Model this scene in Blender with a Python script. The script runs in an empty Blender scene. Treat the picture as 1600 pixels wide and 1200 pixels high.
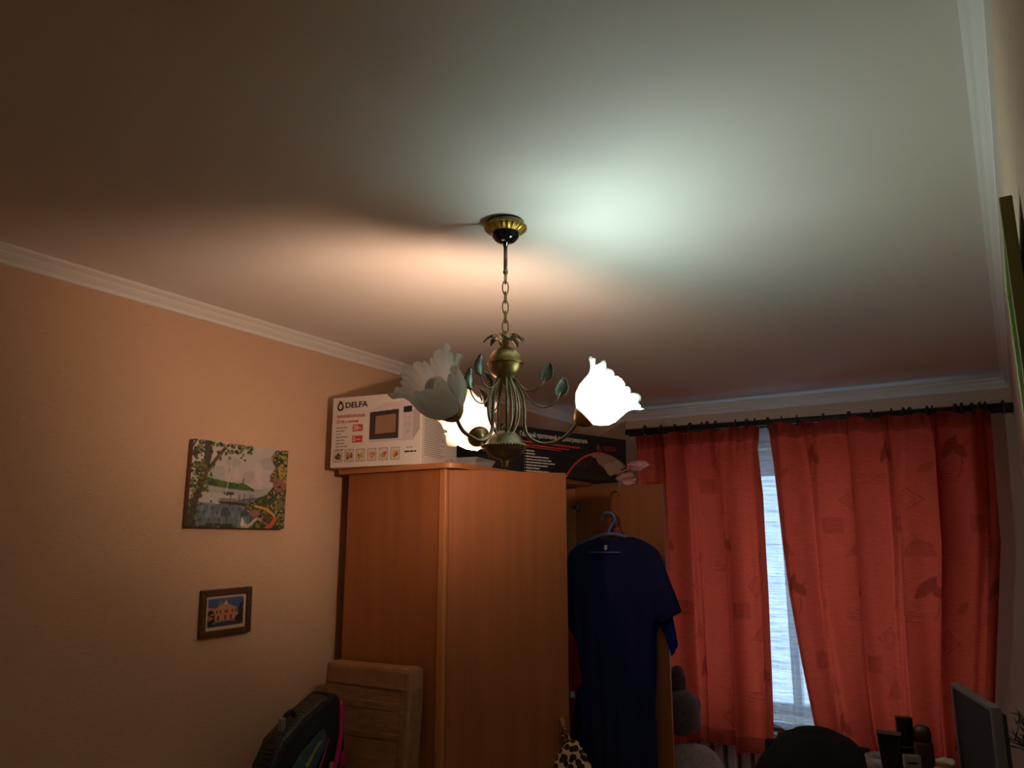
import bpy, bmesh, math, random
import numpy as np
from mathutils import Vector, Matrix

random.seed(7); np.random.seed(7)
scn = bpy.context.scene
COL = scn.collection
PI = math.pi
# ------------------------------------------------------------------ camera, world, exposure
CEIL = 2.75
YAW, PITCH = math.radians(31.968), math.radians(11.768)
cam_d = bpy.data.cameras.new('camera'); cam = bpy.data.objects.new('camera', cam_d); COL.objects.link(cam)
cam_d.sensor_width = 36.0; cam_d.lens = 27.0; cam_d.clip_start = 0.02
cam.location = (0, 0, 1.80); cam.rotation_euler = (PI/2 + PITCH, 0, YAW)
scn.camera = cam
wd = bpy.data.worlds.new('overcast_sky'); scn.world = wd; wd.use_nodes = True
bg = wd.node_tree.nodes['Background']
bg.inputs[0].default_value = (0.52, 0.74, 1.0, 1); bg.inputs[1].default_value = 2.35
COOL_LAMP = 245.0; WARM_LAMP = 480.0
vs = scn.view_settings
vs.view_transform = 'Standard'; vs.look = 'None'; vs.exposure = 0.14; vs.gamma = 1.0; vs.use_curve_mapping = False
try:
    scn.cycles.use_denoising = True
    scn.cycles.use_adaptive_sampling = True; scn.cycles.adaptive_threshold = 0.02
    scn.cycles.max_bounces = 7; scn.cycles.diffuse_bounces = 5; scn.cycles.transmission_bounces = 8; scn.cycles.transparent_max_bounces = 12
    scn.cycles.caustics_reflective = False; scn.cycles.caustics_refractive = False
    scn.cycles.sample_clamp_indirect = 4.0
except Exception:
    pass

# ------------------------------------------------------------------ helpers
def lin(c):
    c = c / 255.0
    return c / 12.92 if c <= 0.04045 else ((c + 0.055) / 1.055) ** 2.4
def rgb(r, g, b): return (lin(r), lin(g), lin(b), 1.0)

def mat(name, color, rough=0.6, metal=0.0, noise=None, bump=None, emit=None, alpha=None, spec=None, sheen=0.0):
    """noise=(scale xyz, amount, detail) varies the colour; bump=(scale xyz, strength, distance)."""
    m = bpy.data.materials.new(name); m.use_nodes = True
    nt = m.node_tree; b = nt.nodes['Principled BSDF']
    b.inputs['Base Color'].default_value = color; b.inputs['Roughness'].default_value = rough; b.inputs['Metallic'].default_value = metal
    if spec is not None: b.inputs['Specular IOR Level'].default_value = spec
    if sheen: b.inputs['Sheen Weight'].default_value = sheen
    tc = nt.nodes.new('ShaderNodeTexCoord')
    if noise:
        sc, amt, det = noise
        mp = nt.nodes.new('ShaderNodeMapping'); mp.inputs['Scale'].default_value = sc
        nz = nt.nodes.new('ShaderNodeTexNoise'); nz.inputs['Scale'].default_value = 1.0; nz.inputs['Detail'].default_value = det
        mr = nt.nodes.new('ShaderNodeMapRange'); mr.inputs['From Min'].default_value = .25; mr.inputs['From Max'].default_value = .75
        mr.inputs['To Min'].default_value = 1 - amt; mr.inputs['To Max'].default_value = 1 + amt
        mx = nt.nodes.new('ShaderNodeMix'); mx.data_type = 'RGBA'; mx.blend_type = 'MULTIPLY'; mx.inputs[0].default_value = 1
        mx.inputs[6].default_value = color
        nt.links.new(tc.outputs['Object'], mp.inputs[0]); nt.links.new(mp.outputs[0], nz.inputs['Vector'])
        nt.links.new(nz.outputs[0], mr.inputs[0]); nt.links.new(mr.outputs[0], mx.inputs[7]); nt.links.new(mx.outputs[2], b.inputs['Base Color'])
    if bump:
        sc, st, dist = bump
        mp2 = nt.nodes.new('ShaderNodeMapping'); mp2.inputs['Scale'].default_value = sc
        n2 = nt.nodes.new('ShaderNodeTexNoise'); n2.inputs['Scale'].default_value = 1.0; n2.inputs['Detail'].default_value = 3
        bp = nt.nodes.new('ShaderNodeBump'); bp.inputs['Strength'].default_value = st; bp.inputs['Distance'].default_value = dist
        nt.links.new(tc.outputs['Object'], mp2.inputs[0]); nt.links.new(mp2.outputs[0], n2.inputs['Vector'])
        nt.links.new(n2.outputs[0], bp.inputs['Height']); nt.links.new(bp.outputs[0], b.inputs['Normal'])
    if emit:
        b.inputs['Emission Color'].default_value = emit[0]; b.inputs['Emission Strength'].default_value = emit[1]
    return m

def print_mat(name, rough=0.5):
    m = bpy.data.materials.new(name); m.use_nodes = True
    nt = m.node_tree; b = nt.nodes['Principled BSDF']
    a = nt.nodes.new('ShaderNodeAttribute'); a.attribute_name = 'Col'
    nt.links.new(a.outputs['Color'], b.inputs['Base Color']); b.inputs['Roughness'].default_value = rough
    return m

class MB:
    def __init__(s): s.v = []; s.f = []
    def add(s, vs_, fs):
        o = len(s.v); s.v += [tuple(p) for p in vs_]; s.f += [tuple(i + o for i in f) for f in fs]; return s
    def box(s, x0, y0, z0, x1, y1, z1):
        return s.add([(x0,y0,z0),(x1,y0,z0),(x1,y1,z0),(x0,y1,z0),(x0,y0,z1),(x1,y0,z1),(x1,y1,z1),(x0,y1,z1)],
                     [(0,3,2,1),(4,5,6,7),(0,1,5,4),(1,2,6,5),(2,3,7,6),(3,0,4,7)])
    def lathe(s, prof, seg=32, M=None, rfun=None):
        vs_ = []; fs = []
        for (r, z) in prof:
            for k in range(seg):
                a = 2*PI*k/seg; rr = r if rfun is None else rfun(r, z, a)
                vs_.append(Vector((rr*math.cos(a), rr*math.sin(a), z)))
        n = len(prof)
        for i in range(n-1):
            for k in range(seg):
                k2 = (k+1) % seg
                fs.append((i*seg+k, i*seg+k2, (i+1)*seg+k2, (i+1)*seg+k))
        if M: vs_ = [M @ v for v in vs_]
        return s.add(vs_, fs)
    def tube(s, path, r, seg=8, closed=False):
        P = [Vector(p) for p in path]; n = len(P); rs = r if isinstance(r, (list, tuple)) else [r]*n
        vs_ = []; fs = []; up = None
        for i in range(n):
            if closed: t = P[(i+1) % n] - P[i-1]
            else: t = P[min(i+1, n-1)] - P[max(i-1, 0)]
            t.normalize()
            if up is None:
                up = Vector((0,0,1)) if abs(t.z) < .9 else Vector((1,0,0))
            up = (up - t*up.dot(t)); up.normalize(); sd = t.cross(up)
            for k in range(seg):
                a = 2*PI*k/seg; vs_.append(P[i] + (up*math.cos(a) + sd*math.sin(a))*rs[i])
        m = n if closed else n-1
        for i in range(m):
            j = (i+1) % n
            for k in range(seg):
                k2 = (k+1) % seg; fs.append((i*seg+k, i*seg+k2, j*seg+k2, j*seg+k))
        if not closed:
            fs.append(tuple(range(seg))[::-1]); fs.append(tuple((n-1)*seg + k for k in range(seg)))
        return s.add(vs_, fs)
    def prism(s, poly, y0, y1):
        """polygon in xz extruded along y"""
        n = len(poly)
        vs_ = [(x, y0, z) for x, z in poly] + [(x, y1, z) for x, z in poly]
        fs = [tuple(range(n)), tuple(range(2*n-1, n-1, -1))] + [(i, i+n, (i+1) % n + n, (i+1) % n) for i in range(n)]
        return s.add(vs_, fs)
    def ball(s, c, r, sub=(16, 10), sc=(1,1,1), rot=None):
        prof = [(math.sin(PI*i/sub[1]), -math.cos(PI*i/sub[1])) for i in range(sub[1]+1)]
        prof[0] = (1e-4, -1); prof[-1] = (1e-4, 1)
        M = Matrix.Translation(c) @ (rot.to_4x4() if rot else Matrix.Identity(4)) @ Matrix.Diagonal((r*sc[0], r*sc[1], r*sc[2], 1))
        return s.lathe(prof, sub[0], M)
    def build(s, name, m, parent=None, smooth=False, bevel=0, solid=0, sub=0):
        me = bpy.data.meshes.new(name); me.from_pydata(s.v, [], s.f); me.validate()
        bm = bmesh.new(); bm.from_mesh(me); bmesh.ops.remove_doubles(bm, verts=bm.verts, dist=1e-6)
        bmesh.ops.recalc_face_normals(bm, faces=bm.faces); bm.to_mesh(me); bm.free()
        if m: me.materials.append(m)
        if smooth:
            for p in me.polygons: p.use_smooth = True
        o = bpy.data.objects.new(name, me); COL.objects.link(o)
        if parent: o.parent = parent
        if solid:
            md = o.modifiers.new('solid', 'SOLIDIFY'); md.thickness = solid; md.offset = 0
        if bevel:
            md = o.modifiers.new('bevel', 'BEVEL'); md.width = bevel; md.segments = 3; md.limit_method = 'ANGLE'
        if sub:
            md = o.modifiers.new('sub', 'SUBSURF'); md.levels = sub; md.render_levels = sub
        return o

def tag(o, label, cat, group=None):
    o['label'] = label; o['category'] = cat
    if group: o['group'] = group
    return o
def thing(name, label, cat, loc=(0,0,0), rz=0, group=None):
    o = bpy.data.objects.new(name, None); COL.objects.link(o); o.location = loc; o.rotation_euler = (0,0,rz)
    return tag(o, label, cat, group)
def struct(o): o['kind'] = 'structure'; return o

def smooth_path(pts, n=8, closed=False):
    P = [Vector(p) for p in pts]; out = []
    m = len(P)
    for i in range(m if closed else m-1):
        if closed: p0, p1, p2, p3 = P[i-1], P[i], P[(i+1) % m], P[(i+2) % m]
        else: p0, p1, p2, p3 = P[max(i-1,0)], P[i], P[i+1], P[min(i+2, m-1)]
        for k in range(n):
            t = k/n
            out.append(.5*((2*p1) + (p2-p0)*t + (2*p0-5*p1+4*p2-p3)*t*t + (3*p1-p0-3*p2+p3)*t**3))
    if not closed: out.append(P[-1])
    return out

def grid_obj(name, X, Y, Z, m, parent=None, col=None, smooth=True, solid=0, wrap=False):
    """X,Y,Z arrays (rows, cols) -> mesh grid with optional per-point colour (rows, cols, 3)"""
    R_, C_ = X.shape
    v = np.stack([X, Y, Z], -1).reshape(-1, 3)
    idx = np.arange(R_*C_).reshape(R_, C_)
    if wrap: idx = np.concatenate([idx, idx[:, :1]], 1)
    q = np.stack([idx[:-1,:-1], idx[:-1,1:], idx[1:,1:], idx[1:,:-1]], -1).reshape(-1, 4)
    me = bpy.data.meshes.new(name); me.from_pydata(v.tolist(), [], q.tolist())
    if col is not None:
        a = me.attributes.new('Col', 'FLOAT_COLOR', 'POINT')
        c4 = np.concatenate([col.reshape(-1, 3), np.ones((R_*C_, 1))], 1).astype(np.float32)
        a.data.foreach_set('color', c4.ravel())
    me.materials.append(m)
    if smooth: me.polygons.foreach_set('use_smooth', [True]*len(me.polygons))
    o = bpy.data.objects.new(name, me); COL.objects.link(o)
    if parent: o.parent = parent
    if solid:
        md = o.modifiers.new('solid', 'SOLIDIFY'); md.thickness = solid; md.offset = 0
    return o

def text_obj(name, body, size, m, parent, M, sx=1.0, bold=0.0, align='LEFT', shear=0.0, extrude=0.0004):
    cu = bpy.data.curves.new(name, 'FONT'); cu.body = body; cu.size = size; cu.offset = bold; cu.align_x = align; cu.shear = shear
    cu.resolution_u = 3; cu.extrude = extrude
    t = bpy.data.objects.new('tmp', cu); COL.objects.link(t)
    dg = bpy.context.evaluated_depsgraph_get(); dg.update()
    me = bpy.data.meshes.new_from_object(t.evaluated_get(dg))
    bpy.data.objects.remove(t); bpy.data.curves.remove(cu)
    me.name = name; me.transform(M @ Matrix.Diagonal((sx, 1, 1, 1)))
    me.materials.clear(); me.materials.append(m)
    o = bpy.data.objects.new(name, me); COL.objects.link(o); o.parent = parent
    return o

# raster painting for printed surfaces (painted canvas, printed cartons): u right, v down, 0..1
class Paint:
    def __init__(s, w, h, base):
        s.w, s.h = w, h
        s.U, s.V = np.meshgrid(np.linspace(0, 1, w), np.linspace(0, 1, h))
        s.c = np.zeros((h, w, 3)); s.c[:] = rgb(*base)[:3]
    def put(s, mask, color, a=1.0):
        c = np.array(rgb(*color)[:3]); k = (np.clip(mask.astype(float), 0, 1)*a)[..., None]
        s.c = s.c*(1-k) + c*k
    def poly(s, pts):
        inside = np.zeros_like(s.U, bool); n = len(pts)
        for i in range(n):
            x0, y0 = pts[i]; x1, y1 = pts[(i+1) % n]
            if y0 == y1: continue
            cond = ((y0 > s.V) != (y1 > s.V)) & (s.U < (x1-x0)*(s.V-y0)/(y1-y0) + x0)
            inside ^= cond
        return inside
    def ell(s, cx, cy, rx, ry): return ((s.U-cx)/rx)**2 + ((s.V-cy)/ry)**2 < 1
    def line(s, pts, wd_):
        asp = s.w/s.h; m = np.zeros_like(s.U, bool)
        for (x0, y0), (x1, y1) in zip(pts[:-1], pts[1:]):
            dx, dy = (x1-x0)*asp, y1-y0; L = dx*dx+dy*dy+1e-12
            t = np.clip(((s.U-x0)*asp*dx + (s.V-y0)*dy)/L, 0, 1)
            d = np.hypot((s.U-x0)*asp - t*dx, s.V-y0 - t*dy); m |= d < wd_/2
        return m
    def noise(s, nx, ny, seed):
        r = np.random.RandomState(seed); g = r.rand(ny+2, nx+2)
        x = s.U*nx; y = s.V*ny; i = x.astype(int); j = y.astype(int); fx = x-i; fy = y-j
        fx = fx*fx*(3-2*fx); fy = fy*fy*(3-2*fy)
        return (g[j,i]*(1-fx)+g[j,i+1]*fx)*(1-fy) + (g[j+1,i]*(1-fx)+g[j+1,i+1]*fx)*fy
    def tint(s, n, lo, hi): s.c *= (lo + (hi-lo)*n)[..., None]

# ------------------------------------------------------------------ materials
M_ceiling = mat('ceiling_paint', rgb(232, 227, 220), .95, noise=((1.2,1.2,1.2), .03, 3), bump=((90,90,90), .06, .002), spec=.1)
M_cornice = mat('cornice_white', rgb(232, 228, 222), .7, bump=((30,30,30), .03, .002))
M_wall = mat('wallpaper_beige', rgb(212, 176, 146), .9, noise=((3,3,3), .04, 3), spec=.15)
M_wall_right = mat('wallpaper_plain', rgb(214, 188, 164), .9, noise=((40,40,40), .05, 3), bump=((60,60,60), .1, .002), spec=.15)
def wallpaper(m):
    nt = m.node_tree; b = nt.nodes['Principled BSDF']; tc = [n for n in nt.nodes if n.type == 'TEX_COORD'][0]
    mp = nt.nodes.new('ShaderNodeMapping'); mp.inputs['Scale'].default_value = (60, 55, 300)
    nz = nt.nodes.new('ShaderNodeTexNoise'); nz.inputs['Scale'].default_value = 1; nz.inputs['Detail'].default_value = 2
    rp = nt.nodes.new('ShaderNodeMapRange'); rp.inputs['From Min'].default_value = .55; rp.inputs['From Max'].default_value = .72
    bp = nt.nodes.new('ShaderNodeBump'); bp.inputs['Strength'].default_value = .55; bp.inputs['Distance'].default_value = .0025
    nt.links.new(tc.outputs['Object'], mp.inputs[0]); nt.links.new(mp.outputs[0], nz.inputs['Vector'])
    nt.links.new(nz.outputs[0], rp.inputs[0]); nt.links.new(rp.outputs[0], bp.inputs['Height']); nt.links.new(bp.outputs[0], b.inputs['Normal'])
wallpaper(M_wall)
M_floor = mat('floor_laminate', rgb(196, 168, 138), .5, noise=((3, 40, 3), .2, 4))
M_wood = mat('pearwood_laminate', rgb(150, 90, 52), .42, noise=((20, 20, 1.2), .15, 5), bump=((60,60,5), .04, .001), spec=.35)
M_wood_edge = mat('pearwood_edge', rgb(176, 116, 72), .42, noise=((26, 26, 1.6), .06, 4), spec=.35)
M_wood_in = mat('wardrobe_inside', rgb(172, 118, 78), .6, noise=((26,26,1.6), .1, 4))
M_brass = mat('antique_brass', rgb(172, 152, 100), .36, .85, noise=((30,30,30), .25, 3))
M_bronze = mat('dark_bronze', rgb(140, 130, 108), .36, .8, noise=((25,25,12), .45, 2))
M_black_gloss = mat('black_enamel', rgb(12, 14, 18), .12, .0)
M_gold = mat('gold_paint', rgb(158, 124, 48), .4, .75, noise=((60,60,60), .3, 3))
M_copper = mat('copper_ring', rgb(170, 112, 80), .3, .9)
M_leaf = mat('patina_leaf', rgb(112, 122, 112), .4, .7, noise=((40,40,30), .5, 2))
M_rod = mat('curtain_rod_wenge', rgb(48, 36, 32), .5, noise=((20,60,60), .2, 3))
M_white_plastic = mat('white_plastic', rgb(225, 228, 230), .4)
M_dark = mat('black_cloth', rgb(14, 12, 15), .9, noise=((20,20,20), .3, 3))
M_navy = mat('navy_jersey', rgb(32, 38, 82), .95, noise=((6,6,3), .18, 3), bump=((250,250,250), .1, .001), spec=.1)
M_royal = mat('royal_blue_cloth', rgb(28, 40, 128), .95, spec=.1)
M_maroon = mat('red_cloth', rgb(110, 22, 26), .95, spec=.1)
M_cardboard = mat('kraft_cardboard', rgb(150, 108, 72), .75, noise=((14,14,9), .18, 5), bump=((9,9,22), .35, .02))
M_tape = mat('packing_tape', rgb(150, 112, 78), .22, noise=((20,20,20), .2, 4), bump=((12,12,60), .45, .01))
M_box_white = mat('carton_white', rgb(218, 208, 200), .6)
M_box_black = mat('carton_black', rgb(20, 23, 28), .5)
M_box_brown = mat('carton_inside', rgb(138, 112, 92), .8)
M_ink = mat('print_black', rgb(20, 18, 18), .5)
M_ink_gray = mat('print_grey', rgb(120, 108, 104), .5)
M_ink_red = mat('print_red', rgb(196, 62, 58), .5)
M_ink_white = mat('print_white', rgb(215, 212, 210), .5)
M_ink_darkred = mat('print_dark_red', rgb(150, 28, 34), .5)
M_print = print_mat('printed_picture')
M_canvas_edge = mat('canvas_edge', rgb(150, 120, 100), .8)
M_frame = mat('dark_walnut_frame', rgb(86, 54, 32), .45, noise=((60,60,60), .4, 4))
M_mount = mat('mount_card', rgb(205, 185, 160), .8)
M_green = mat('green_painted_wood', rgb(148, 160, 88), .6, noise=((30,30,4), .15, 4))
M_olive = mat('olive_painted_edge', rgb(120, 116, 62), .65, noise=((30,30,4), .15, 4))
M_steel = mat('steel', rgb(170, 170, 170), .3, .9)

def glass_shade(name, tint, trans):
    m = bpy.data.materials.new(name); m.use_nodes = True; nt = m.node_tree; nt.nodes.clear()
    out = nt.nodes.new('ShaderNodeOutputMaterial'); d = nt.nodes.new('ShaderNodeBsdfDiffuse'); t = nt.nodes.new('ShaderNodeBsdfTranslucent')
    g = nt.nodes.new('ShaderNodeBsdfGlossy'); g.inputs['Roughness'].default_value = .35; g.inputs['Color'].default_value = (1,1,1,1)
    d.inputs['Color'].default_value = tint; t.inputs['Color'].default_value = (1, 1, 1, 1)
    mx = nt.nodes.new('ShaderNodeMixShader'); mx.inputs[0].default_value = trans
    m2 = nt.nodes.new('ShaderNodeMixShader'); m2.inputs[0].default_value = .03
    nt.links.new(d.outputs[0], mx.inputs[1]); nt.links.new(t.outputs[0], mx.inputs[2])
    nt.links.new(mx.outputs[0], m2.inputs[1]); nt.links.new(g.outputs[0], m2.inputs[2]); nt.links.new(m2.outputs[0], out.inputs[0])
    return m
M_shade = glass_shade('frosted_glass', rgb(240, 232, 220), .66)

def fabric(name, c_refl, c_trans, trans, motif=None, clear=0.0, weave=(25, 25, 320), lo=.82):
    m = bpy.data.materials.new(name); m.use_nodes = True; nt = m.node_tree; nt.nodes.clear()
    out = nt.nodes.new('ShaderNodeOutputMaterial'); d = nt.nodes.new('ShaderNodeBsdfDiffuse'); t = nt.nodes.new('ShaderNodeBsdfTranslucent')
    mx = nt.nodes.new('ShaderNodeMixShader'); mx.inputs[0].default_value = trans
    d.inputs['Color'].default_value = c_refl; t.inputs['Color'].default_value = c_trans
    tc = nt.nodes.new('ShaderNodeTexCoord'); mp = nt.nodes.new('ShaderNodeMapping'); mp.inputs['Scale'].default_value = weave
    nz = nt.nodes.new('ShaderNodeTexNoise'); nz.inputs['Scale'].default_value = 1; nz.inputs['Detail'].default_value = 2
    mr = nt.nodes.new('ShaderNodeMapRange'); mr.inputs['From Min'].default_value = .3; mr.inputs['From Max'].default_value = .7
    mr.inputs['To Min'].default_value = lo; mr.inputs['To Max'].default_value = 1.08
    nt.links.new(tc.outputs['Object'], mp.inputs[0]); nt.links.new(mp.outputs[0], nz.inputs['Vector']); nt.links.new(nz.outputs[0], mr.inputs[0])
    fac = mr.outputs[0]
    if motif:
        at = nt.nodes.new('ShaderNodeAttribute'); at.attribute_name = 'Col'
        mm = nt.nodes.new('ShaderNodeMath'); mm.operation = 'MULTIPLY'
        nt.links.new(fac, mm.inputs[0]); nt.links.new(at.outputs['Fac'], mm.inputs[1]); fac = mm.outputs[0]
    for node, c in ((d, c_refl), (t, c_trans)):
        x = nt.nodes.new('ShaderNodeMix'); x.data_type = 'RGBA'; x.blend_type = 'MULTIPLY'; x.inputs[0].default_value = 1; x.inputs[6].default_value = c
        nt.links.new(fac, x.inputs[7]); nt.links.new(x.outputs[2], node.inputs['Color'])
    nt.links.new(d.outputs[0], mx.inputs[1]); nt.links.new(t.outputs[0], mx.inputs[2]); last = mx
    if clear:
        tr = nt.nodes.new('ShaderNodeBsdfTransparent'); m2 = nt.nodes.new('ShaderNodeMixShader'); m2.inputs[0].default_value = clear
        nt.links.new(mx.outputs[0], m2.inputs[1]); nt.links.new(tr.outputs[0], m2.inputs[2]); last = m2
        cm = nt.nodes.new('ShaderNodeMath'); cm.operation = 'MULTIPLY'; cm.inputs[1].default_value = clear; nt.links.new(fac, cm.inputs[0]); nt.links.new(cm.outputs[0], m2.inputs[0])
    nt.links.new(last.outputs[0], out.inputs[0])
    return m
M_curtain = fabric('red_curtain_cloth', rgb(156, 50, 40), rgb(230, 80, 52), .58, motif=True)
M_tulle = fabric('white_tulle', rgb(235, 235, 240), rgb(240, 242, 250), .5, clear=.5, weave=(6, 6, 130), lo=.45)

# ------------------------------------------------------------------ room shell
XL, YB, YF = -2.66, 5.25, -1.2
def xr(y): return 0.060 + 0.0165*y
o = struct(MB().box(XL-.3, YF-.3, -.12, .6, YB+.4, 0).build('floor', M_floor))
o = struct(MB().box(XL-.3, YF-.3, CEIL, .6, YB+.4, CEIL+.15).build('ceiling', M_ceiling))
o = struct(MB().box(XL-.2, YF, 0, XL, YB+.38, CEIL).build('wall_left', M_wall))
o = struct(MB().box(XL-.2, YF-.2, 0, .5, YF, CEIL).build('wall_front', M_wall_right))
mb = MB()
a, b_ = YF, YB+.38
mb.add([(xr(a),a,0),(xr(a)+.25,a,0),(xr(b_)+.25,b_,0),(xr(b_),b_,0),(xr(a),a,CEIL),(xr(a)+.25,a,CEIL),(xr(b_)+.25,b_,CEIL),(xr(b_),b_,CEIL)],
       [(0,3,2,1),(4,5,6,7),(0,1,5,4),(1,2,6,5),(2,3,7,6),(3,0,4,7)])
struct(mb.build('wall_right', M_wall_right))
WX0, WX1, WZ0, WZ1 = -2.0, -.27, .72, 2.43
mb = MB(); rx = xr(YB)+.1
mb.box(XL-.1, YB, 0, WX0, YB+.36, CEIL); mb.box(WX1, YB, 0, rx, YB+.36, CEIL); mb.box(WX0, YB, 0, WX1, YB+.36, WZ0); mb.box(WX0, YB, WZ1, WX1, YB+.36, CEIL)
struct(mb.build('wall_back', M_wall_right))
# ceiling cornice, stepped profile (distance from wall, drop below ceiling)
PROF = [(0,0),(.046,0),(.046,-.010),(.038,-.016),(.030,-.020),(.030,-.026),(.022,-.036),(.012,-.045),(.010,-.058),(0,-.060)]
def cornice(name, P, Q, inw):
    P, Q, inw = Vector(P), Vector(Q), Vector(inw); mb = MB(); n = len(PROF)
    vs_ = [A + inw*d + Vector((0,0,z)) for A in (P, Q) for d, z in PROF]
    fs = [(i, i+1, n+i+1, n+i) for i in range(n-1)] + [tuple(range(n))[::-1], tuple(range(n, 2*n))]
    struct(mb.add(vs_, fs).build(name, M_cornice))
cornice('trim_1', (XL, YF, CEIL), (XL, YB, CEIL), (1,0,0))
cornice('trim_2', (XL, YB, CEIL), (xr(YB), YB, CEIL), (0,-1,0))
cornice('trim_3', (xr(YF), YF, CEIL), (xr(YB), YB, CEIL), (-1,.0165,0))
struct(MB().box(XL, YF, 0, XL+.016, YB, .07).build('baseboard_left', M_cornice))

# ------------------------------------------------------------------ window with plastic frame, sill
win = bpy.data.objects.new('window_1', None); COL.objects.link(win); win['kind'] = 'structure'; win.location = (0, YB+.24, 0)
M_glass = bpy.data.materials.new('window_glass'); M_glass.use_nodes = True
nt = M_glass.node_tree; nt.nodes.clear()
_o = nt.nodes.new('ShaderNodeOutputMaterial'); _t = nt.nodes.new('ShaderNodeBsdfTransparent'); _g = nt.nodes.new('ShaderNodeBsdfGlossy'); _g.inputs['Roughness'].default_value = .02
_m = nt.nodes.new('ShaderNodeMixShader'); _m.inputs[0].default_value = .06; _t.inputs[0].default_value = (.93,.96,.97,1)
nt.links.new(_t.outputs[0], _m.inputs[1]); nt.links.new(_g.outputs[0], _m.inputs[2]); nt.links.new(_m.outputs[0], _o.inputs[0])
xm = -1.225
for nm, bx in (('frame_stile', (WX0,-.03,WZ0,WX0+.06,.03,WZ1)), ('frame_stile', (WX1-.06,-.03,WZ0,WX1,.03,WZ1)), ('frame_rail', (WX0+.06,-.03,WZ0,WX1-.06,.03,WZ0+.06)),
               ('frame_rail', (WX0+.06,-.03,WZ1-.17,WX1-.06,.03,WZ1)), ('mullion', (xm-.028,-.04,WZ0+.06,xm+.028,.03,WZ1-.17))):
    MB().box(*bx).build(nm, M_white_plastic, win, bevel=.004)
for x0, x1 in ((WX0+.06, xm-.028), (xm+.028, WX1-.06)):
    MB().box(x0, -.005, WZ0+.06, x1, .005, WZ1-.17).build('pane', M_glass, win)
h = MB(); h.tube([(xm,-.05,1.04),(xm,-.085,1.04),(xm,-.09,1.03),(xm,-.09,.94)], .008, 8); h.box(xm-.014,-.052,1.0,xm+.014,-.04,1.08)
h.build('window_handle', M_steel, win, smooth=False)
M_sill = mat('sill_plastic', rgb(222, 222, 226), .35)
struct(MB().box(WX0-.05, YB-.06, WZ0-.035, WX1+.05, YB+.215, WZ0-.002).build('trim_4', M_sill, bevel=.004))

# ------------------------------------------------------------------ curtains on a rod with rings
rod = thing('curtain_rod', 'long dark brown wooden double curtain rod below the ceiling over the window', 'curtain rod', (0, 5.06, 2.566))
x0r, x1r = -2.20, xr(5.06)-.005
def rodz(x): return .003 - .0125*(x+1)
MB().tube([(x0r,0,rodz(x0r)),(x1r,0,rodz(x1r))], .021, 14).build('front_pole', M_rod, rod, smooth=True)
MB().tube([(x0r,.065,rodz(x0r)-.010),(x1r,.065,rodz(x1r)-.010)], .016, 12).build('rear_pole', M_rod, rod, smooth=True)
for bxp in (-2.05, -.11):
    z = rodz(bxp)
    b = MB(); b.tube([(bxp,-.004,z),(bxp,.188,z-.002)], .010, 10); b.lathe([(.001,0),(.034,0),(.034,.010),(.022,.018),(.001,.018)], 20, Matrix.Translation((bxp,.188,z)) @ Matrix.Rotation(PI/2, 4, 'X'))
    b.tube([(bxp, .032*math.sin(t), z+.032*math.cos(t)) for t in [2*PI*k/16 for k in range(16)]], .009, 8, closed=True)
    b.build('bracket', M_rod, rod, smooth=True)
MB().ball((x0r-.02,0,rodz(x0r)), .026, (14,8)).build('finial', M_rod, rod, smooth=True)
ringpx = [-1.93,-1.83,-1.72,-1.64,-1.60,-1.545,-1.41,-1.335,-1.285,-1.20,-1.115,-1.02,-.86,-.71,-.585,-.475,-.41,-.375,-.285,-.26,-.14,-.06,-.02,.005,.09]
for x in ringpx:
    z = rodz(x); j = random.uniform(-.25, .25)
    MB().tube([(x+.037*math.sin(t)*math.sin(j), .037*math.sin(t)*math.cos(j), z-.005+.037*math.cos(t)) for t in [2*PI*k/16 for k in range(16)]], .0058, 6, closed=True).build('ring', M_rod, rod, smooth=True)

def motif_mask(S, Z):
    """printed motifs of the curtain cloth: leaf pairs, squares, diamonds, hatch strokes"""
    m = np.ones_like(S); S = S/1.3; Z = Z/1.3; cw, ch = .42, .60
    iz = np.floor(Z/ch); s = np.mod(S + .21*np.mod(iz, 2), cw) - cw/2; z = np.mod(Z, ch) - ch/2
    def rot(cx, cz, a): return (s-cx)*math.cos(a)+(z-cz)*math.sin(a), -(s-cx)*math.sin(a)+(z-cz)*math.cos(a)
    def leaf(cx, cz, a, L, W, v):
        u, w = rot(cx, cz, a); k = np.clip(1-(u/L)**2, 0, 1)*W; ins = (np.abs(u) < L) & (np.abs(w) < k); m[ins] = np.minimum(m[ins], v)
    def sq(cx, cz, a, h, t, v):
        u, w = rot(cx, cz, a); d = np.maximum(np.abs(u), np.abs(w)); ins = (d < h) & (d > h-t); m[ins] = np.minimum(m[ins], v)
    leaf(-.07, .20, 1.05, .060, .020, .55); leaf(-.035, .185, 2.2, .040, .020, .60)
    u, w = rot(-.03, .14, 1.2); m[(np.abs(u) < .075) & (np.abs(w-.010*np.sin(u*30)) < .0022)] = .6
    sq(.10, -.02, .7, .036, .005, .66); sq(.10, -.02, .7, .022, .004, .72); sq(.02, -.13, 0, .038, .039, .80); sq(.02, -.13, 0, .026, .004, .64)
    for k in range(4):
        m[(np.abs(z-(.055+.013*k)) < .0022) & (np.abs(s+.12) < .05)] = .74
    u, w = rot(.12, -.24, .0); tri = (w > -.03) & (np.abs(u) < .065*(1-(w+.03)/.09)) & (w < .06); m[tri] = np.minimum(m[tri], .82)
    u, w = rot(.12, -.235, .3); r = np.hypot(u, w*1.4); m[(np.abs(r-.038) < .003) & (w > -.01)] = .66
    leaf(.16, .12, .9, .035, .016, .78)
    return m

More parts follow.
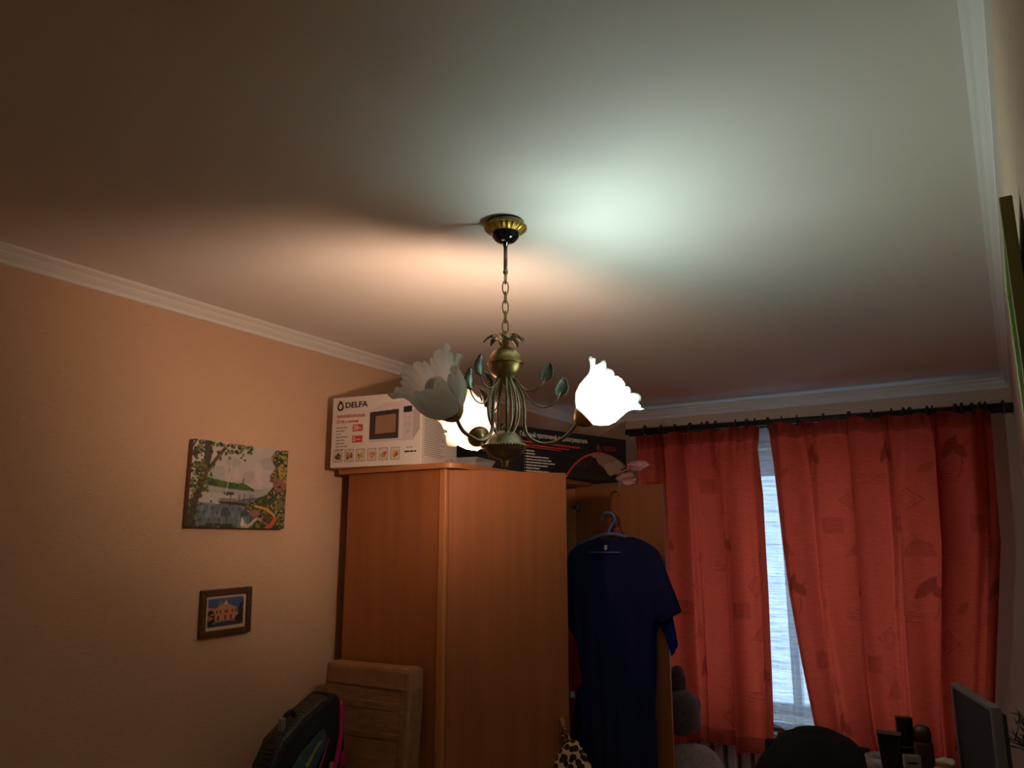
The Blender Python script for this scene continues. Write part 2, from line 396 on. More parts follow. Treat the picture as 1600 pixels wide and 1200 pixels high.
def curtain(name, label, edges_l, edges_r, ztop, zbot, folds, seed, cloth_w, ncol, ybase=5.015):
    """edges: lists of (z, x); folds: list of (amplitude, frequency, phase)"""
    nr = 300
    Z1 = np.linspace(0, 1, nr)[:, None]; S1 = np.linspace(0, 1, ncol)[None, :]
    zt = ztop[0] + (ztop[1]-ztop[0])*S1
    r = np.random.RandomState(seed)
    tw = np.interp(S1[0], np.linspace(0,1,60), r.rand(60))[None, :]
    zt = zt + .018*np.abs(np.sin(S1*PI*folds[0][1]*1.5 + .4)) - .012*tw
    zb = zbot + .02*np.sin(S1*9+seed)
    Z = zt + (zb - zt)*Z1
    el = np.interp(-Z, [-z for z, x in edges_l], [x for z, x in edges_l]); er = np.interp(-Z, [-z for z, x in edges_r], [x for z, x in edges_r])
    wob = S1 + .012*np.sin(S1*31+seed)*(1-Z1)
    X = el + (er-el)*wob
    Yo = np.zeros_like(X)
    f0, f1 = folds[0][1], folds[1][1]
    var = np.interp(S1[0], np.linspace(0,1,14), r.rand(14))[None, :]
    env = np.minimum(1, S1*12)*np.minimum(1, (1-S1)*12)*np.minimum(1, .25+Z1*4)
    X = X + env*(.45+.75*var)*(.95*(er-el)/(2*PI*f0))*np.cos(2*PI*f0*S1 + folds[0][2] + .8*np.sin(1.7*Z1+seed)) + env*.4*(er-el)/(2*PI*f1)*np.cos(2*PI*f1*S1+1.3+Z1)
    for A, fq, ph in folds:
        Yo = Yo + A*np.sin(2*PI*fq*S1 + ph + 1.2*np.sin(2.1*Z1+ph)) * (.55 + .45*np.minimum(1, Z1*2.5))
    pl = .006*np.sin(2*PI*S1*folds[0][1]*4.3 + seed)*np.exp(-Z1*14)       # gathered heading tape
    Y = ybase + Yo + pl + .012*np.exp(-((Z1-.035)/.02)**2)
    m = motif_mask(S1*cloth_w + 0*Z1 + seed*.13, Z + .13*seed)
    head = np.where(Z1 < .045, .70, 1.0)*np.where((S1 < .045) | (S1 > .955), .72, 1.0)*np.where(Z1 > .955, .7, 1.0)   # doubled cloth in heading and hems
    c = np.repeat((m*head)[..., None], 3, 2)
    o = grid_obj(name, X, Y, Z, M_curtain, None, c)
    return tag(o, label, 'curtain', 'red window curtains')
cl = curtain('curtain', 'red patterned curtain panel hanging left of the bright gap, beside the blue dress',
        [(2.7,-2.12),(.5,-2.10)], [(2.55,-1.245),(2.4,-1.262),(2.1,-1.245),(1.5,-1.25),(1.0,-1.262),(.75,-1.27),(.55,-1.285)],
        (2.533, 2.545), .575, [(.036, 4.6, .5), (.020, 7.3, 1.1), (.003, 15, 2)], 3, 1.25, 210)
cr = curtain('curtain', 'wider red patterned curtain panel right of the bright gap, ending at the bare wall',
        [(2.55,-1.18),(2.3,-1.165),(1.8,-1.155),(1.5,-1.14),(1.1,-1.10),(.75,-1.055),(.5,-1.0)], [(2.6,.045),(2.4,.035),(1.8,.005),(1.3,-.07),(.9,-.13),(.5,-.16)],
        (2.548, 2.535), .56, [(.034, 5.3, 2.2), (.022, 8.1, .3), (.003, 17, 1)], 5, 1.75, 290)
# sheer white tulle behind
nr, nc = 60, 260
S1 = np.linspace(0,1,nc)[None,:]; Z1 = np.linspace(0,1,nr)[:,None]
X = -1.95 + (1.72)*S1 + 0*Z1; Y = 5.13 + .012*np.sin(S1*PI*2*21 + .6*Z1) + .006*np.sin(S1*60+2*Z1); Z = 2.555 + (.72-2.555)*Z1 + 0*S1 - .03*Z1*np.cos((X+1.2)*14)
tag(grid_obj('tulle_curtain', X, Y, Z, M_tulle, None, None), 'sheer white tulle showing in the gap between the red curtains', 'sheer curtain')

# ------------------------------------------------------------------ chandelier (local x = picture right, y = away, z = 0 at the ceiling)
ch = thing('chandelier', 'antique brass three-arm chandelier with frosted tulip glass shades hanging from the ceiling', 'chandelier', (-1.165, 1.83, CEIL), YAW)
MB().lathe([(.001,0),(.056,0),(.056,-.012),(.050,-.016),(.001,-.016)], 40).build('ceiling_plate', M_bronze, ch, smooth=True)
def gad(r, z, a): return r*(1 + (.035*math.cos(22*a) if -.036 < z < -.017 and r > .045 else 0))
MB().lathe([(.045,-.012),(.060,-.012),(.0635,-.016),(.0635,-.020),(.060,-.025),(.053,-.031),(.046,-.036),(.044,-.037)], 176, None, gad).build('fluted_rim', M_gold, ch, smooth=True)
MB().lathe([(.045,-.032),(.0435,-.040),(.039,-.050),(.031,-.059),(.020,-.065),(.008,-.067),(.007,-.078),(.001,-.078)], 40).build('canopy_bowl', M_black_gloss, ch, smooth=True)
MB().tube([(0,0,-.066),(0,0,-.155)], .0058, 12).build('stem', M_bronze, ch, smooth=True)
MB().lathe([(.001,-.152),(.0065,-.152),(.0078,-.156),(.0070,-.162),(.005,-.166),(.001,-.167)], 16).build('stem_cap', M_brass, ch, smooth=True)
nl, ztop_, zbot_ = 7, -.162, -.372
Lk = (ztop_-zbot_)/nl*1.28
for i in range(nl):
    zc = ztop_ - (i+.5)*(ztop_-zbot_)/nl
    w = .0098 if i % 2 else .0085
    big = 1.12 if i % 2 else .95
    pts = [(w*math.sin(t), 0, zc + Lk/2*big*math.cos(t)) for t in [2*PI*k/20 for k in range(20)]]
    ang = (PI/2 if i % 2 == 0 else .2) + .3
    R_ = Matrix.Rotation(ang, 3, 'Z')
    MB().tube([R_ @ Vector(p) for p in pts], .0021, 6, closed=True).build('chain_link', M_brass, ch, smooth=True)
# leafy rosette above the ball
for k in range(8):
    a = 2*PI*k/8 + .2; L = .047 + .006*((k*5) % 3)
    X = []; n, w = 7, 5
    t = np.linspace(0, 1, n)[:, None]; s = np.linspace(-1, 1, w)[None, :]
    W = .0145*np.sin(np.clip(t*1.02, 0, 1)*PI)**.7*(1+.18*np.cos(t*22)) + .001
    rr = .006 + L*t + 0*s; zz = -.374 + .016*np.sin(t*PI*.9) - .010*t**2.2 + .005*s**2 ; tt = s*W
    grid_obj('rosette_leaf', rr*math.cos(a) - tt*math.sin(a), rr*math.sin(a) + tt*math.cos(a), zz + 0*s, M_bronze, ch, solid=.0008)
MB().lathe([(.001,-.368),(.010,-.370),(.012,-.376),(.008,-.381),(.011,-.386),(.014,-.392),(.001,-.392)], 20).build('neck', M_brass, ch, smooth=True)
BZ = -.439
prof = [(.0001, BZ+.050)] + [(.049*math.sin(t), BZ+.004+.047*math.cos(t)) for t in np.linspace(.1, PI/2, 12)]
MB().lathe(prof, 40).build('ball_top', M_brass, ch, smooth=True)
prof = [(.049*math.sin(t), BZ-.002+.047*math.cos(t)) for t in np.linspace(PI/2, PI-.12, 12)] + [(.0001, BZ-.049)]
MB().lathe(prof, 40).build('ball_bottom', M_brass, ch, smooth=True)
MB().tube([(.0505*math.cos(t), .0505*math.sin(t), BZ+.001) for t in [2*PI*k/48 for k in range(48)]], .0026, 8, closed=True).build('ball_ring', M_gold, ch, smooth=True)
MB().ball((0,0,-.494), .0085, (14,8)).build('ball_finial', M_brass, ch, smooth=True)
# lower bowl
MB().lathe([(.0001,-.632),(.010,-.632),(.018,-.635),(.032,-.642),(.044,-.653),(.051,-.664),(.056,-.674),(.062,-.679)], 40).build('dome', M_bronze, ch, smooth=True)
MB().lathe([(.062,-.680),(.057,-.690),(.048,-.702),(.036,-.711),(.020,-.716),(.0001,-.717)], 40).build('lower_bowl', M_bronze, ch, smooth=True)
bd = MB()
for k in range(44):
    a = 2*PI*k/44; bd.ball((.0625*math.cos(a), .0625*math.sin(a), -.679), .0042, (6,4))
o = bd.build('beaded_rim', M_brass, ch, smooth=True); o['kind'] = 'stuff'
MB().ball((0,0,-.625), .0095, (14,8)).build('dome_finial', M_brass, ch, smooth=True)
MB().lathe([(.001,-.714),(.009,-.716),(.013,-.722),(.008,-.728),(.010,-.733),(.006,-.740),(.001,-.742)], 16).build('bottom_finial', M_brass, ch, smooth=True)

def shade_mesh():
    n, seg = 44, 200
    t = np.linspace(0, 1, n)[:, None]; th = np.linspace(0, 2*PI, seg, endpoint=False)[None, :]
    base = np.interp(t, [0,.06,.14,.28,.44,.60,.74,.86,1.0], [.020,.034,.047,.062,.069,.069,.067,.070,.080])
    pe = np.abs(np.cos(2.5*th + .12*np.sin(2*th)))**.7; k = np.clip((t-.40)/.60, 0, 1)
    sc = np.abs(np.cos(12.5*th + .4))**.8                # round scallops along each petal
    L = .100 + .034*pe + .0115*sc
    r = base + k**1.6*(.030*pe - .012) + k**4*.010*np.cos(10*th)*pe
    fold = k**3*.06*np.sin(5*th)
    z = L*t - k**5*.008*pe
    return r*np.cos(th+fold), r*np.sin(th+fold), z + 0*th
SX, SY, SZ = shade_mesh()
def leaf_obj(parent, tip_r, base_rz, ang, yawa):
    (r0, z0) = base_rz; n, w = 12, 9
    t = np.linspace(0, 1, n)[:, None]; s = np.linspace(-1, 1, w)[None, :]
    W = .0205*np.sin(np.clip(t, 0, 1)**.75*PI)**.8 + .0006
    u = .060*t; lean = .25
    rad = r0 + (u*math.sin(lean)) + s*W*math.cos(lean); z = z0 - .008 + u*math.cos(lean) - s*W*math.sin(lean)*.6
    y = .006*(1-s**2) + .0016*np.cos(t*38 - np.abs(s)*6) + .012*t**2
    ca, sa = math.cos(ang), math.sin(ang)
    return grid_obj('leaf', rad*ca - y*sa, rad*sa + y*ca, z + 0*y, M_leaf, parent, solid=.0009)
ARMS = [(-8, 'cool'), (112, 'warm'), (232, None)]
M_bulb_off = mat('bulb_glass_unlit', rgb(228, 226, 222), .25)
M_bulb = {'cool': mat('bulb_cool_white', (1,1,1,1), .3, emit=((.75, 1.0, .93, 1), COOL_LAMP)), 'warm': mat('bulb_warm_white', (1,1,1,1), .3, emit=((1.0, .64, .44, 1), WARM_LAMP))}
RA = .208
for ia, (deg, lamp) in enumerate(ARMS):
    ZA = (-.615, -.634, -.624)[ia]; tilt = (.80, 1.0, .84)[ia]
    a = math.radians(deg); ca, sa = math.cos(a), math.sin(a)
    def P(r, z, off=0): return Vector((r*ca - off*sa, r*sa + off*ca, z))
    arm = MB().tube(smooth_path([P(.018,-.474), P(.034,-.500), P(.049,-.535), P(.055,-.575), P(.055,-.612), P(.061,-.643), P(.081,-.664), P(.112,-.674), P(.148,-.667), P(.182,ZA-.030), P(RA,ZA)], 6), .0052, 10).build('arm', M_bronze, ch, smooth=True)
    s1 = MB().tube(smooth_path([P(.026,-.480,.006), P(.044,-.502,.006), P(.058,-.515,.004), P(.075,-.520), P(.095,-.512), P(.110,-.496), P(.115,-.482)], 6), .0021, 6).build('leaf_stem', M_bronze, ch, smooth=True)
    s2 = MB().tube(smooth_path([P(.030,-.484,-.006), P(.052,-.515,-.006), P(.072,-.548,-.004), P(.095,-.567), P(.120,-.569), P(.142,-.556), P(.154,-.536), P(.157,-.526)], 6), .0021, 6).build('leaf_stem', M_bronze, ch, smooth=True)
    leaf_obj(s1, 0, (.113,-.486), a, 0); leaf_obj(s2, 0, (.155,-.532), a, 0)
    ab = a + PI/3; cb, sb = math.cos(ab), math.sin(ab)
    for d in (-.28, .28):
        cb, sb = math.cos(ab+d), math.sin(ab+d)
        MB().tube(smooth_path([(r*cb, r*sb, z) for r, z in ((.018,-.476),(.036,-.510),(.047,-.545),(.048,-.585),(.040,-.615),(.026,-.640))], 6), .0042, 8).build('support_rod', M_bronze, ch, smooth=True)
    # holder cup and shade along an outward tilted axis
    ax = Vector((ca*math.sin(tilt), sa*math.sin(tilt), math.cos(tilt)))
    rotq = Vector((0,0,1)).rotation_difference(ax).to_matrix().to_4x4()
    Mh = Matrix.Translation(P(RA, ZA)) @ rotq
    MB().lathe([(.001,-.006),(.010,-.006),(.018,.000),(.028,.010),(.032,.020),(.031,.024),(.001,.022)], 28, Mh).build('holder_cup', M_brass, ch, smooth=True)
    MB().tube([Mh @ Vector((.0325*math.cos(t), .0325*math.sin(t), .022)) for t in [2*PI*k/28 for k in range(28)]], .0028, 6, closed=True).build('holder_ring', M_copper, ch, smooth=True)
    Ms = Mh @ Matrix.Translation((0,0,.020)) @ Matrix.Rotation((.35, 1.1, .9)[ia], 4, 'Z') @ Matrix.Diagonal((1.05,1.05,1.05,1))
    A = np.array(Ms); V = np.stack([SX, SY, SZ, np.ones_like(SX)], -1) @ A.T
    sh = grid_obj('glass_shade', V[...,0], V[...,1], V[...,2], M_shade, ch, solid=.0016, wrap=True)
    sh['label'] = ('frosted glass shade lit by a cool white bulb', 'frosted glass shade lit by a warm bulb', 'unlit frosted glass shade')[ia]
    sk = MB().lathe([(.001,.020),(.016,.020),(.016,.072),(.001,.072)], 18, Mh).build('bulb_socket', M_white_plastic, ch, smooth=True)
    bo = (.040, .006, .0)[ia]
    b = MB(); b.lathe([(.014,.072),(.016,.078+bo),(.025,.088+bo),(.030,.104+bo),(.026,.120+bo),(.015,.130+bo),(.0005,.133+bo)], 18, Mh)
    b.build('bulb', M_bulb[lamp] if lamp else M_bulb_off, ch, smooth=True)

# ------------------------------------------------------------------ wardrobe with two open doors
WY0, WY1, WXB, WXF, WZT = 2.66, 3.93, -2.56, -2.02, 2.118
wr = thing('wardrobe', 'pear-wood wardrobe against the left wall with both doors open and boxes on top', 'wardrobe', (0,0,0))
MB().box(WXB, WY0, 0, WXF, WY0+.018, WZT).build('side_panel', M_wood, wr)
MB().box(WXB, WY1-.018, 0, WXF, WY1, WZT).build('side_panel', M_wood_in, wr)
MB().box(WXB, WY0+.018, .06, WXB+.006, WY1-.018, WZT).build('back_panel', M_wood_in, wr)
MB().box(WXB+.006, WY0+.018, .06, WXF, WY1-.018, .078).build('bottom_panel', M_wood_in, wr)
MB().box(WXB+.006, WY0+.018, 1.88, WXF-.03, WY1-.018, 1.898).build('shelf', M_wood_in, wr)
MB().box(WXF-.02, WY0+.02, 0, WXF-.004, WY1-.02, .06).build('plinth', M_wood, wr)
MB().tube([(WXF-.27, WY0+.018, 1.80), (WXF-.27, WY1-.018, 1.80)], .0125, 12).build('hanging_rail', M_steel, wr, smooth=True)
MB().box(WXF-.004, WY0-.012, 0, WXF+.034, WY0+.020, WZT).build('corner_post', M_wood_edge, wr, bevel=.008)
# top panel with rounded front corner
x0, x1, y0, y1, rr = -2.60, -1.935, 2.63, 3.945, .07
poly = [(x0, y0)] + [(x1-rr+rr*math.sin(t), y0+rr-rr*math.cos(t)) for t in np.linspace(0, PI/2, 9)] + [(x1, y1), (x0, y1)]
n = len(poly); mb = MB(); mb.add([(x,y,WZT) for x,y in poly]+[(x,y,WZT+.024) for x,y in poly], [tuple(range(n))[::-1], tuple(range(n,2*n))]+[(i,(i+1)%n,(i+1)%n+n,i+n) for i in range(n)])
mb.build('top_panel', M_wood_edge, wr, bevel=.003)
def door(hx, hy, ang, L, flip):
    d = bpy.data.objects.new('door', None)
    # mesh door with edge banding and hinges; local x along the door from the hinge, y thickness
    o = MB().box(0, 0, .07, L, .018, WZT-.004).build('door', M_wood, wr, bevel=.0015)
    bpy.data.objects.remove(d)
    o.location = (hx, hy, 0); o.rotation_euler = (0,0,ang)
    e = MB().box(L, .0005, .07, L+.0015, .0175, WZT-.004).build('edge_band', M_wood_edge, o)
    for z in (.25, 1.1, 2.005):
        hg = MB(); yy = .018 if not flip else 0
        sgn = 1 if not flip else -1
        hg.box(.012, min(yy, yy+sgn*.004), z-.028, .050, max(yy, yy+sgn*.004), z+.028)
        hg.box(-.006, min(yy, yy+sgn*.012), z-.012, .030, max(yy, yy+sgn*.012), z+.012)
        hg.build('hinge', M_steel, o, bevel=.001)
    return o
d1 = door(-1.982, 2.668, math.atan2(.412, .345), .537, False)
M_handle = mat('handle_wood', rgb(150, 86, 48), .35)
hp = [(.500, -.002+.0, .985), (.500, -.022, 1.000), (.500, -.030, 1.03), (.500, -.022, 1.058), (.500, -.002, 1.073)]
MB().tube(smooth_path(hp, 6), .012, 10).build('handle', M_handle, d1, smooth=True)
d2 = door(-2.035, 3.922, 0.0, .533, True)
# ------------------------------------------------------------------ clothes hanging on the far door
def garment(name, label, yc, rows, neck, m, cat='dress', th=.045, sleeves=(), fold=9, seed=0, shift=0):
    g = thing(name, label, cat, (shift, yc, 0))
    zs = np.array([r[0] for r in rows]); xl = np.array([r[1] for r in rows]); xr_ = np.array([r[2] for r in rows])
    nz, nx = 90, 44
    Zr = np.linspace(zs[0], zs[-1], nz)[:, None]
    L = np.interp(-Zr[:,0], -zs, xl)[:, None]; R = np.interp(-Zr[:,0], -zs, xr_)[:, None]
    ph = np.linspace(0, 2*PI, 2*nx, endpoint=False)[None, :]
    cx, hw = (L+R)/2, (R-L)/2
    X = cx + hw*np.cos(ph)
    low = np.clip((zs[0]-Zr)/(zs[0]-zs[-1]), 0, 1)
    Y = -th*np.sign(np.sin(ph))*np.abs(np.sin(ph))**.6*(.35+.65*np.minimum(1, low*3)) + .010*low*np.sin(fold*np.cos(ph)*2.2+seed)*(np.abs(np.sin(ph))**.5) + .006*np.sin(5*np.cos(ph)+3*low)*low
    X = X + .012*low*np.sin(low*9+seed)
    # neckline dips in the front rows
    u = (X-(neck[0]+neck[1])/2)/((neck[1]-neck[0])/2); front = np.sin(ph) > 0
    dip = np.where(np.abs(u) < 1, np.sqrt(np.clip(1-u*u, 0, 1)), 0)*neck[2]*np.exp(-low*16)
    Z = Zr + 0*ph - dip*np.where(front, 1, .35)
    body = grid_obj('body', X, Y, Z, m, g, wrap=True)
    for sl in sleeves:
        # (shoulder xz, tip top xz, tip bottom xz, armpit xz)
        (sx, sz), (tx, tz), (bx, bz), (px, pz) = sl
        n = 14; t = np.linspace(0, 1, n)[:, None]; p = np.linspace(0, 2*PI, 20, endpoint=False)[None, :]
        ax_, az = sx+(tx-sx)*t, sz+(tz-sz)*t; bx_, bz_ = px+(bx-px)*t, pz+(bz-pz)*t
        az = az + .012*np.sin(t*PI)
        X = (ax_+bx_)/2 + (ax_-bx_)/2*np.cos(p); Z = (az+bz_)/2 + (az-bz_)/2*np.cos(p); Y = -.020*np.sin(p)*(1.1-.3*t) + .004*np.sin(9*t+3*p)
        grid_obj('sleeve', X, Y, Z, m, g, wrap=True)
    return g
rows = [(1.852,-1.86,-1.70),(1.825,-1.905,-1.60),(1.797,-1.965,-1.541),(1.760,-2.012,-1.500),(1.65,-2.045,-1.482),(1.50,-2.045,-1.515),(1.41,-2.035,-1.540),(1.37,-2.033,-1.545),(1.2,-2.018,-1.548),(.83,-2.0,-1.560),(.45,-2.01,-1.565)]
dr = garment('dress', 'long navy blue short-sleeved dress on a hanger in front of the far wardrobe door', 3.828, rows, (-1.885,-1.675,.075), M_navy, th=.034,
             sleeves=[((-1.505,1.765),(-1.392,1.470),(-1.500,1.408),(-1.545,1.43)), ((-2.02,1.76),(-2.085,1.50),(-2.00,1.43),(-1.99,1.45))], seed=1)
MB().prism([(-1.795,1.792),(-1.778,1.796),(-1.777,1.775),(-1.786,1.766),(-1.795,1.772)], -.028, -.0265).build('care_label', M_ink_white, dr)
rows2 = [(1.80,-1.86,-1.66),(1.77,-1.95,-1.56),(1.70,-2.0,-1.50),(1.5,-2.0,-1.51),(1.35,-2.0,-1.56),(.8,-1.99,-1.58),(.60,-1.99,-1.59)]
dr2 = garment('shirt', 'royal blue garment behind the navy dress, only its lower sleeve showing', 3.898, rows2, (-1.86,-1.66,.05), M_royal, 'garment', th=.012,
              sleeves=[((-1.50,1.66),(-1.445,1.30),(-1.478,1.245),(-1.54,1.42))], seed=4)
hg = thing('clothes_hanger', 'light blue plastic clothes hanger holding the navy dress', 'hanger', (0, 3.828, 0))
M_hanger = mat('blue_plastic_hanger', rgb(96, 116, 168), .4)
hook = [(-1.815,0,1.925),(-1.818,0,1.945),(-1.80,0,1.962),(-1.770,0,1.965),(-1.745,0,1.948),(-1.742,0,1.920),(-1.760,0,1.895),(-1.775,0,1.870),(-1.775,0,1.858)]
MB().tube(smooth_path(hook, 6), .0075, 8).build('hook', M_hanger, hg, smooth=True)
MB().tube(smooth_path([(-1.95,0,1.80),(-1.90,0,1.818),(-1.84,0,1.842),(-1.775,0,1.853),(-1.71,0,1.846),(-1.64,0,1.822),(-1.58,0,1.795)], 6), .0095, 8).build('shoulder_bar', M_hanger, hg, smooth=True)
MB().tube([(-1.875,-.052,1.757),(-1.69,-.052,1.757)], .0035, 6).build('trouser_bar', M_hanger, hg, smooth=True)
wh = thing('wire_hanger', 'dark brown wire hanger with a red shoulder piece behind the blue hanger', 'hanger', (0, 3.875, 0))
M_wire = mat('brown_wire', rgb(52, 26, 20), .45, .4); M_pinkpl = mat('red_plastic', rgb(150, 62, 66), .5)
MB().tube(smooth_path([(-1.742,0,2.075),(-1.762,0,2.082),(-1.782,0,2.066),(-1.795,0,2.02),(-1.792,0,1.97),(-1.775,0,1.93),(-1.785,0,1.88),(-1.79,0,1.83)], 6), .0032, 6).build('hook', M_wire, wh, smooth=True)
MB().prism([(-1.83,1.90),(-1.775,1.905),(-1.80,1.85),(-1.83,1.852)], .004, .010).build('shoulder_piece', M_pinkpl, wh)
MB().prism([(-1.77,1.905),(-1.745,1.895),(-1.725,1.855),(-1.765,1.852)], .004, .010).build('shoulder_piece', M_pinkpl, wh)
dh = thing('door_hook', 'thin metal hook over the top edge of the far wardrobe door', 'hook', (0, 3.91, 0))
MB().tube(smooth_path([(-1.742,.034,2.09),(-1.742,.034,2.116),(-1.742,.030,2.1205),(-1.742,.004,2.1205),(-1.742,.000,2.116),(-1.742,-.004,2.09),(-1.745,-.010,2.066),(-1.745,-.024,2.060),(-1.745,-.038,2.064),(-1.745,-.044,2.078)], 5), .0022, 6).build('hook_wire', M_steel, dh, smooth=True)
gm = garment('red_garment', 'dark red garment hanging inside the wardrobe behind the near door', 3.715, [(1.77,-2.34,-2.24),(1.72,-2.45,-2.13),(1.6,-2.48,-2.04),(1.40,-2.48,-1.985),(1.3,-2.48,-1.925),(1.1,-2.48,-1.905),(1.08,-2.48,-1.93),(.9,-2.48,-1.97),(.7,-2.48,-1.98)], (-2.33,-2.25,.04), M_maroon, 'garment', th=.03, seed=2)
MB().box(-1.948,-.034,1.035,-1.922,-.032,1.065).build('paper_tag', M_ink_white, gm)

# leopard print cloth hanging from the near door handle
M_leo = bpy.data.materials.new('leopard_cloth'); M_leo.use_nodes = True
nt = M_leo.node_tree; b = nt.nodes['Principled BSDF']; b.inputs['Roughness'].default_value = .9
tc = nt.nodes.new('ShaderNodeTexCoord'); vo = nt.nodes.new('ShaderNodeTexVoronoi'); vo.inputs['Scale'].default_value = 46; vo.inputs['Randomness'].default_value = .9
cr_ = nt.nodes.new('ShaderNodeValToRGB'); e = cr_.color_ramp.elements; e[0].position = .22; e[0].color = rgb(30, 20, 14); e[1].position = .72; e[1].color = rgb(196, 168, 136)
e2 = cr_.color_ramp.elements.new(.54); e2.color = rgb(34, 22, 16); e3 = cr_.color_ramp.elements.new(.60); e3.color = rgb(206, 178, 146)
nt.links.new(tc.outputs['Object'], vo.inputs['Vector']); nt.links.new(vo.outputs[0], cr_.inputs[0]); nt.links.new(cr_.outputs[0], b.inputs['Base Color'])
lp = thing('leopard_cloth', 'leopard print cloth bundle hanging in front of the near wardrobe door edge', 'cloth', (-1.50, 2.875, -.008))
t = np.linspace(0, 1, 60)[:, None]; p = np.linspace(0, 2*PI, 90, endpoint=False)[None, :]
rad = .018 + .17*t**.62 + .02*t; fo = 1 + .16*np.clip(t*2, 0, 1)*np.sin(7*p + 2*t) + .07*t*np.sin(12*p+1)
grid_obj('drape', rad*fo*np.cos(p)*1.05 + .02*t, rad*fo*np.sin(p)*.5 - .03 - .02*t, 1.062 - .60*t - .015*np.sin(3*p)*t + 0*p, M_leo, lp, wrap=True)
MB().tube(smooth_path([(-.01,-.03,1.055),(-.07,.04,1.025),(-.125,.125,1.035),(-.150,.165,1.045),(-.135,.150,1.055),(-.06,.05,1.05),(-.01,-.02,1.05)], 6), .006, 8).build('hanging_loop', M_leo, lp, smooth=True)

# ------------------------------------------------------------------ microwave carton
mw = thing('microwave_carton', 'white printed microwave oven carton on the near end of the wardrobe top', 'box', (-2.59, 2.563, WZT+.0245), math.atan2(.082, .469))
ML, MD, MH = .476, .355, .328
MB().box(0, .0008, 0, ML-.0008, MD, MH).build('carton', M_box_white, mw, bevel=.003)
def face_print(name, pt, x0, z0, x1, z1, parent, y=-.0004):
    X = x0 + (x1-x0)*pt.U; Z = z1 - (z1-z0)*pt.V
    return grid_obj(name, X, np.full_like(X, y), Z, M_print, parent, pt.c, smooth=False)
def tface(x, z, y=-.0006): return Matrix.Translation((x, y, z)) @ Matrix.Rotation(PI/2, 4, 'X')
# logo and heading
k = MB(); ox, oz = .026, MH-.062
tri_o = [(0,0),(.020,.034),(.040,0)]
def ring(outer, inner, y0=-.001, y1=0.0006):
    n = len(outer); m_ = MB()
    vs_ = [(x,y0,z) for x,z in outer]+[(x,y0,z) for x,z in inner]+[(x,y1,z) for x,z in outer]+[(x,y1,z) for x,z in inner]
    fs = []
    for i in range(n):
        j = (i+1) % n; fs += [(i,j,j+n,i+n),(i+2*n,j+2*n,j+3*n,i+3*n),(i,j,j+2*n,i+2*n),(i+n,j+n,j+3*n,i+3*n)]
    return m_.add(vs_, fs)
drop = []
for t in np.linspace(0, 2*PI, 40, endpoint=False):
    x = .0155*math.sin(t)*(1 - .42*math.cos(t))**1.0; z = .024*math.cos(t); drop.append((ox+.018+x, oz+.022+z))
cx_, cz_ = ox+.018, oz+.017
ring(drop, [(cx_+(x-cx_)*.62, cz_+(z-cz_)*.58) for x, z in drop]).build('logo', M_ink, mw)
text_obj('brand_lettering', 'DELFA', .0375, M_ink, mw, tface(.070, oz+.010), sx=1.12, bold=.0007)
text_obj('heading_lettering', 'МИКРОВОЛНОВАЯ', .0190, M_ink_red, mw, tface(.026, MH-.098), sx=.86)
text_obj('heading_lettering', 'ПЕЧЬ с грилем', .0190, M_ink_red, mw, tface(.026, MH-.122), sx=.86)
rnd = random.Random(3)
def greek(parent, x0, z, widths, h_, m, name='small_print_line', y=-.0006):
    q = MB(); x = x0
    for w in widths: q.box(x, y, z, x+w, y+.0009, z+h_); x += w+.0035
    o = q.build(name, m, parent); o['kind'] = 'stuff'; return o
for i in range(8):
    ws = [rnd.uniform(.012,.026) for _ in range(2 if i % 3 else 3)]
    greek(mw, .026, MH-.146-i*.0145, ws, .0038, M_ink_gray)
for z, num in ((MH-.164, '20'), (MH-.216, '5')):
    q = MB(); x0_, x1_ = .116, .170
    q.box(x0_, -.0006, z, x1_, .0004, z+.032)
    bdg = q.build('red_badge', M_ink_red, mw, bevel=.0003)
    text_obj('badge_number', num, .028, M_ink_white, mw, tface(x0_+.004, z+.007, -.0011), bold=.0006)
    greek(mw, x0_+(.034 if num == '20' else .022), z+.012, [.009] if num == '20' else [.020], .0035, M_ink_white, y=-.0012)
text_obj('badge_number', 'л', .014, M_ink_white, mw, tface(.156, MH-.164+.008, -.0013))
# picture of the microwave oven
pt = Paint(150, 110, (218, 208, 200))
pt.put(pt.poly([(.04,.22),(.26,.06),(.72,.03),(1,.12),(1,.72),(.86,.97),(.0,.97),(.0,.26)]), (196, 182, 182))
pt.put(pt.poly([(.04,.22),(.26,.06),(.72,.03),(1,.12),(.9,.26),(.0,.26)]), (206, 192, 196))
pt.put(pt.poly([(.0,.26),(.58,.22),(.58,.90),(.0,.90)]), (52, 44, 40))
pt.put(pt.poly([(.12,.36),(.53,.33),(.53,.76),(.12,.78)]), (150, 116, 88)); pt.tint(np.where(pt.poly([(.12,.36),(.53,.33),(.53,.76),(.12,.78)]), pt.noise(6,5,3), 1), .82, 1.0)
pt.put(pt.poly([(.60,.23),(.67,.22),(.66,.91),(.60,.91)]), (208, 196, 196))
pt.put(pt.poly([(.675,.18),(.845,.165),(.845,.31),(.675,.32)]), (34, 28, 34))
for i in range(3): pt.put(pt.line([(.70+.05*i,.42),(.72+.05*i,.42)], .012), (140,124,126))
pt.put(pt.ell(.76,.60,.05,.055) & ~pt.ell(.76,.60,.04,.044), (150,138,140)); pt.put(pt.ell(.76,.76,.035,.04), (176,162,164))
pt.put(pt.poly([(.87,.27),(1,.12),(1,.72),(.87,.95)]), (176, 160, 158))
face_print('oven_picture', pt, .206, .103, .466, MH-.030, mw)
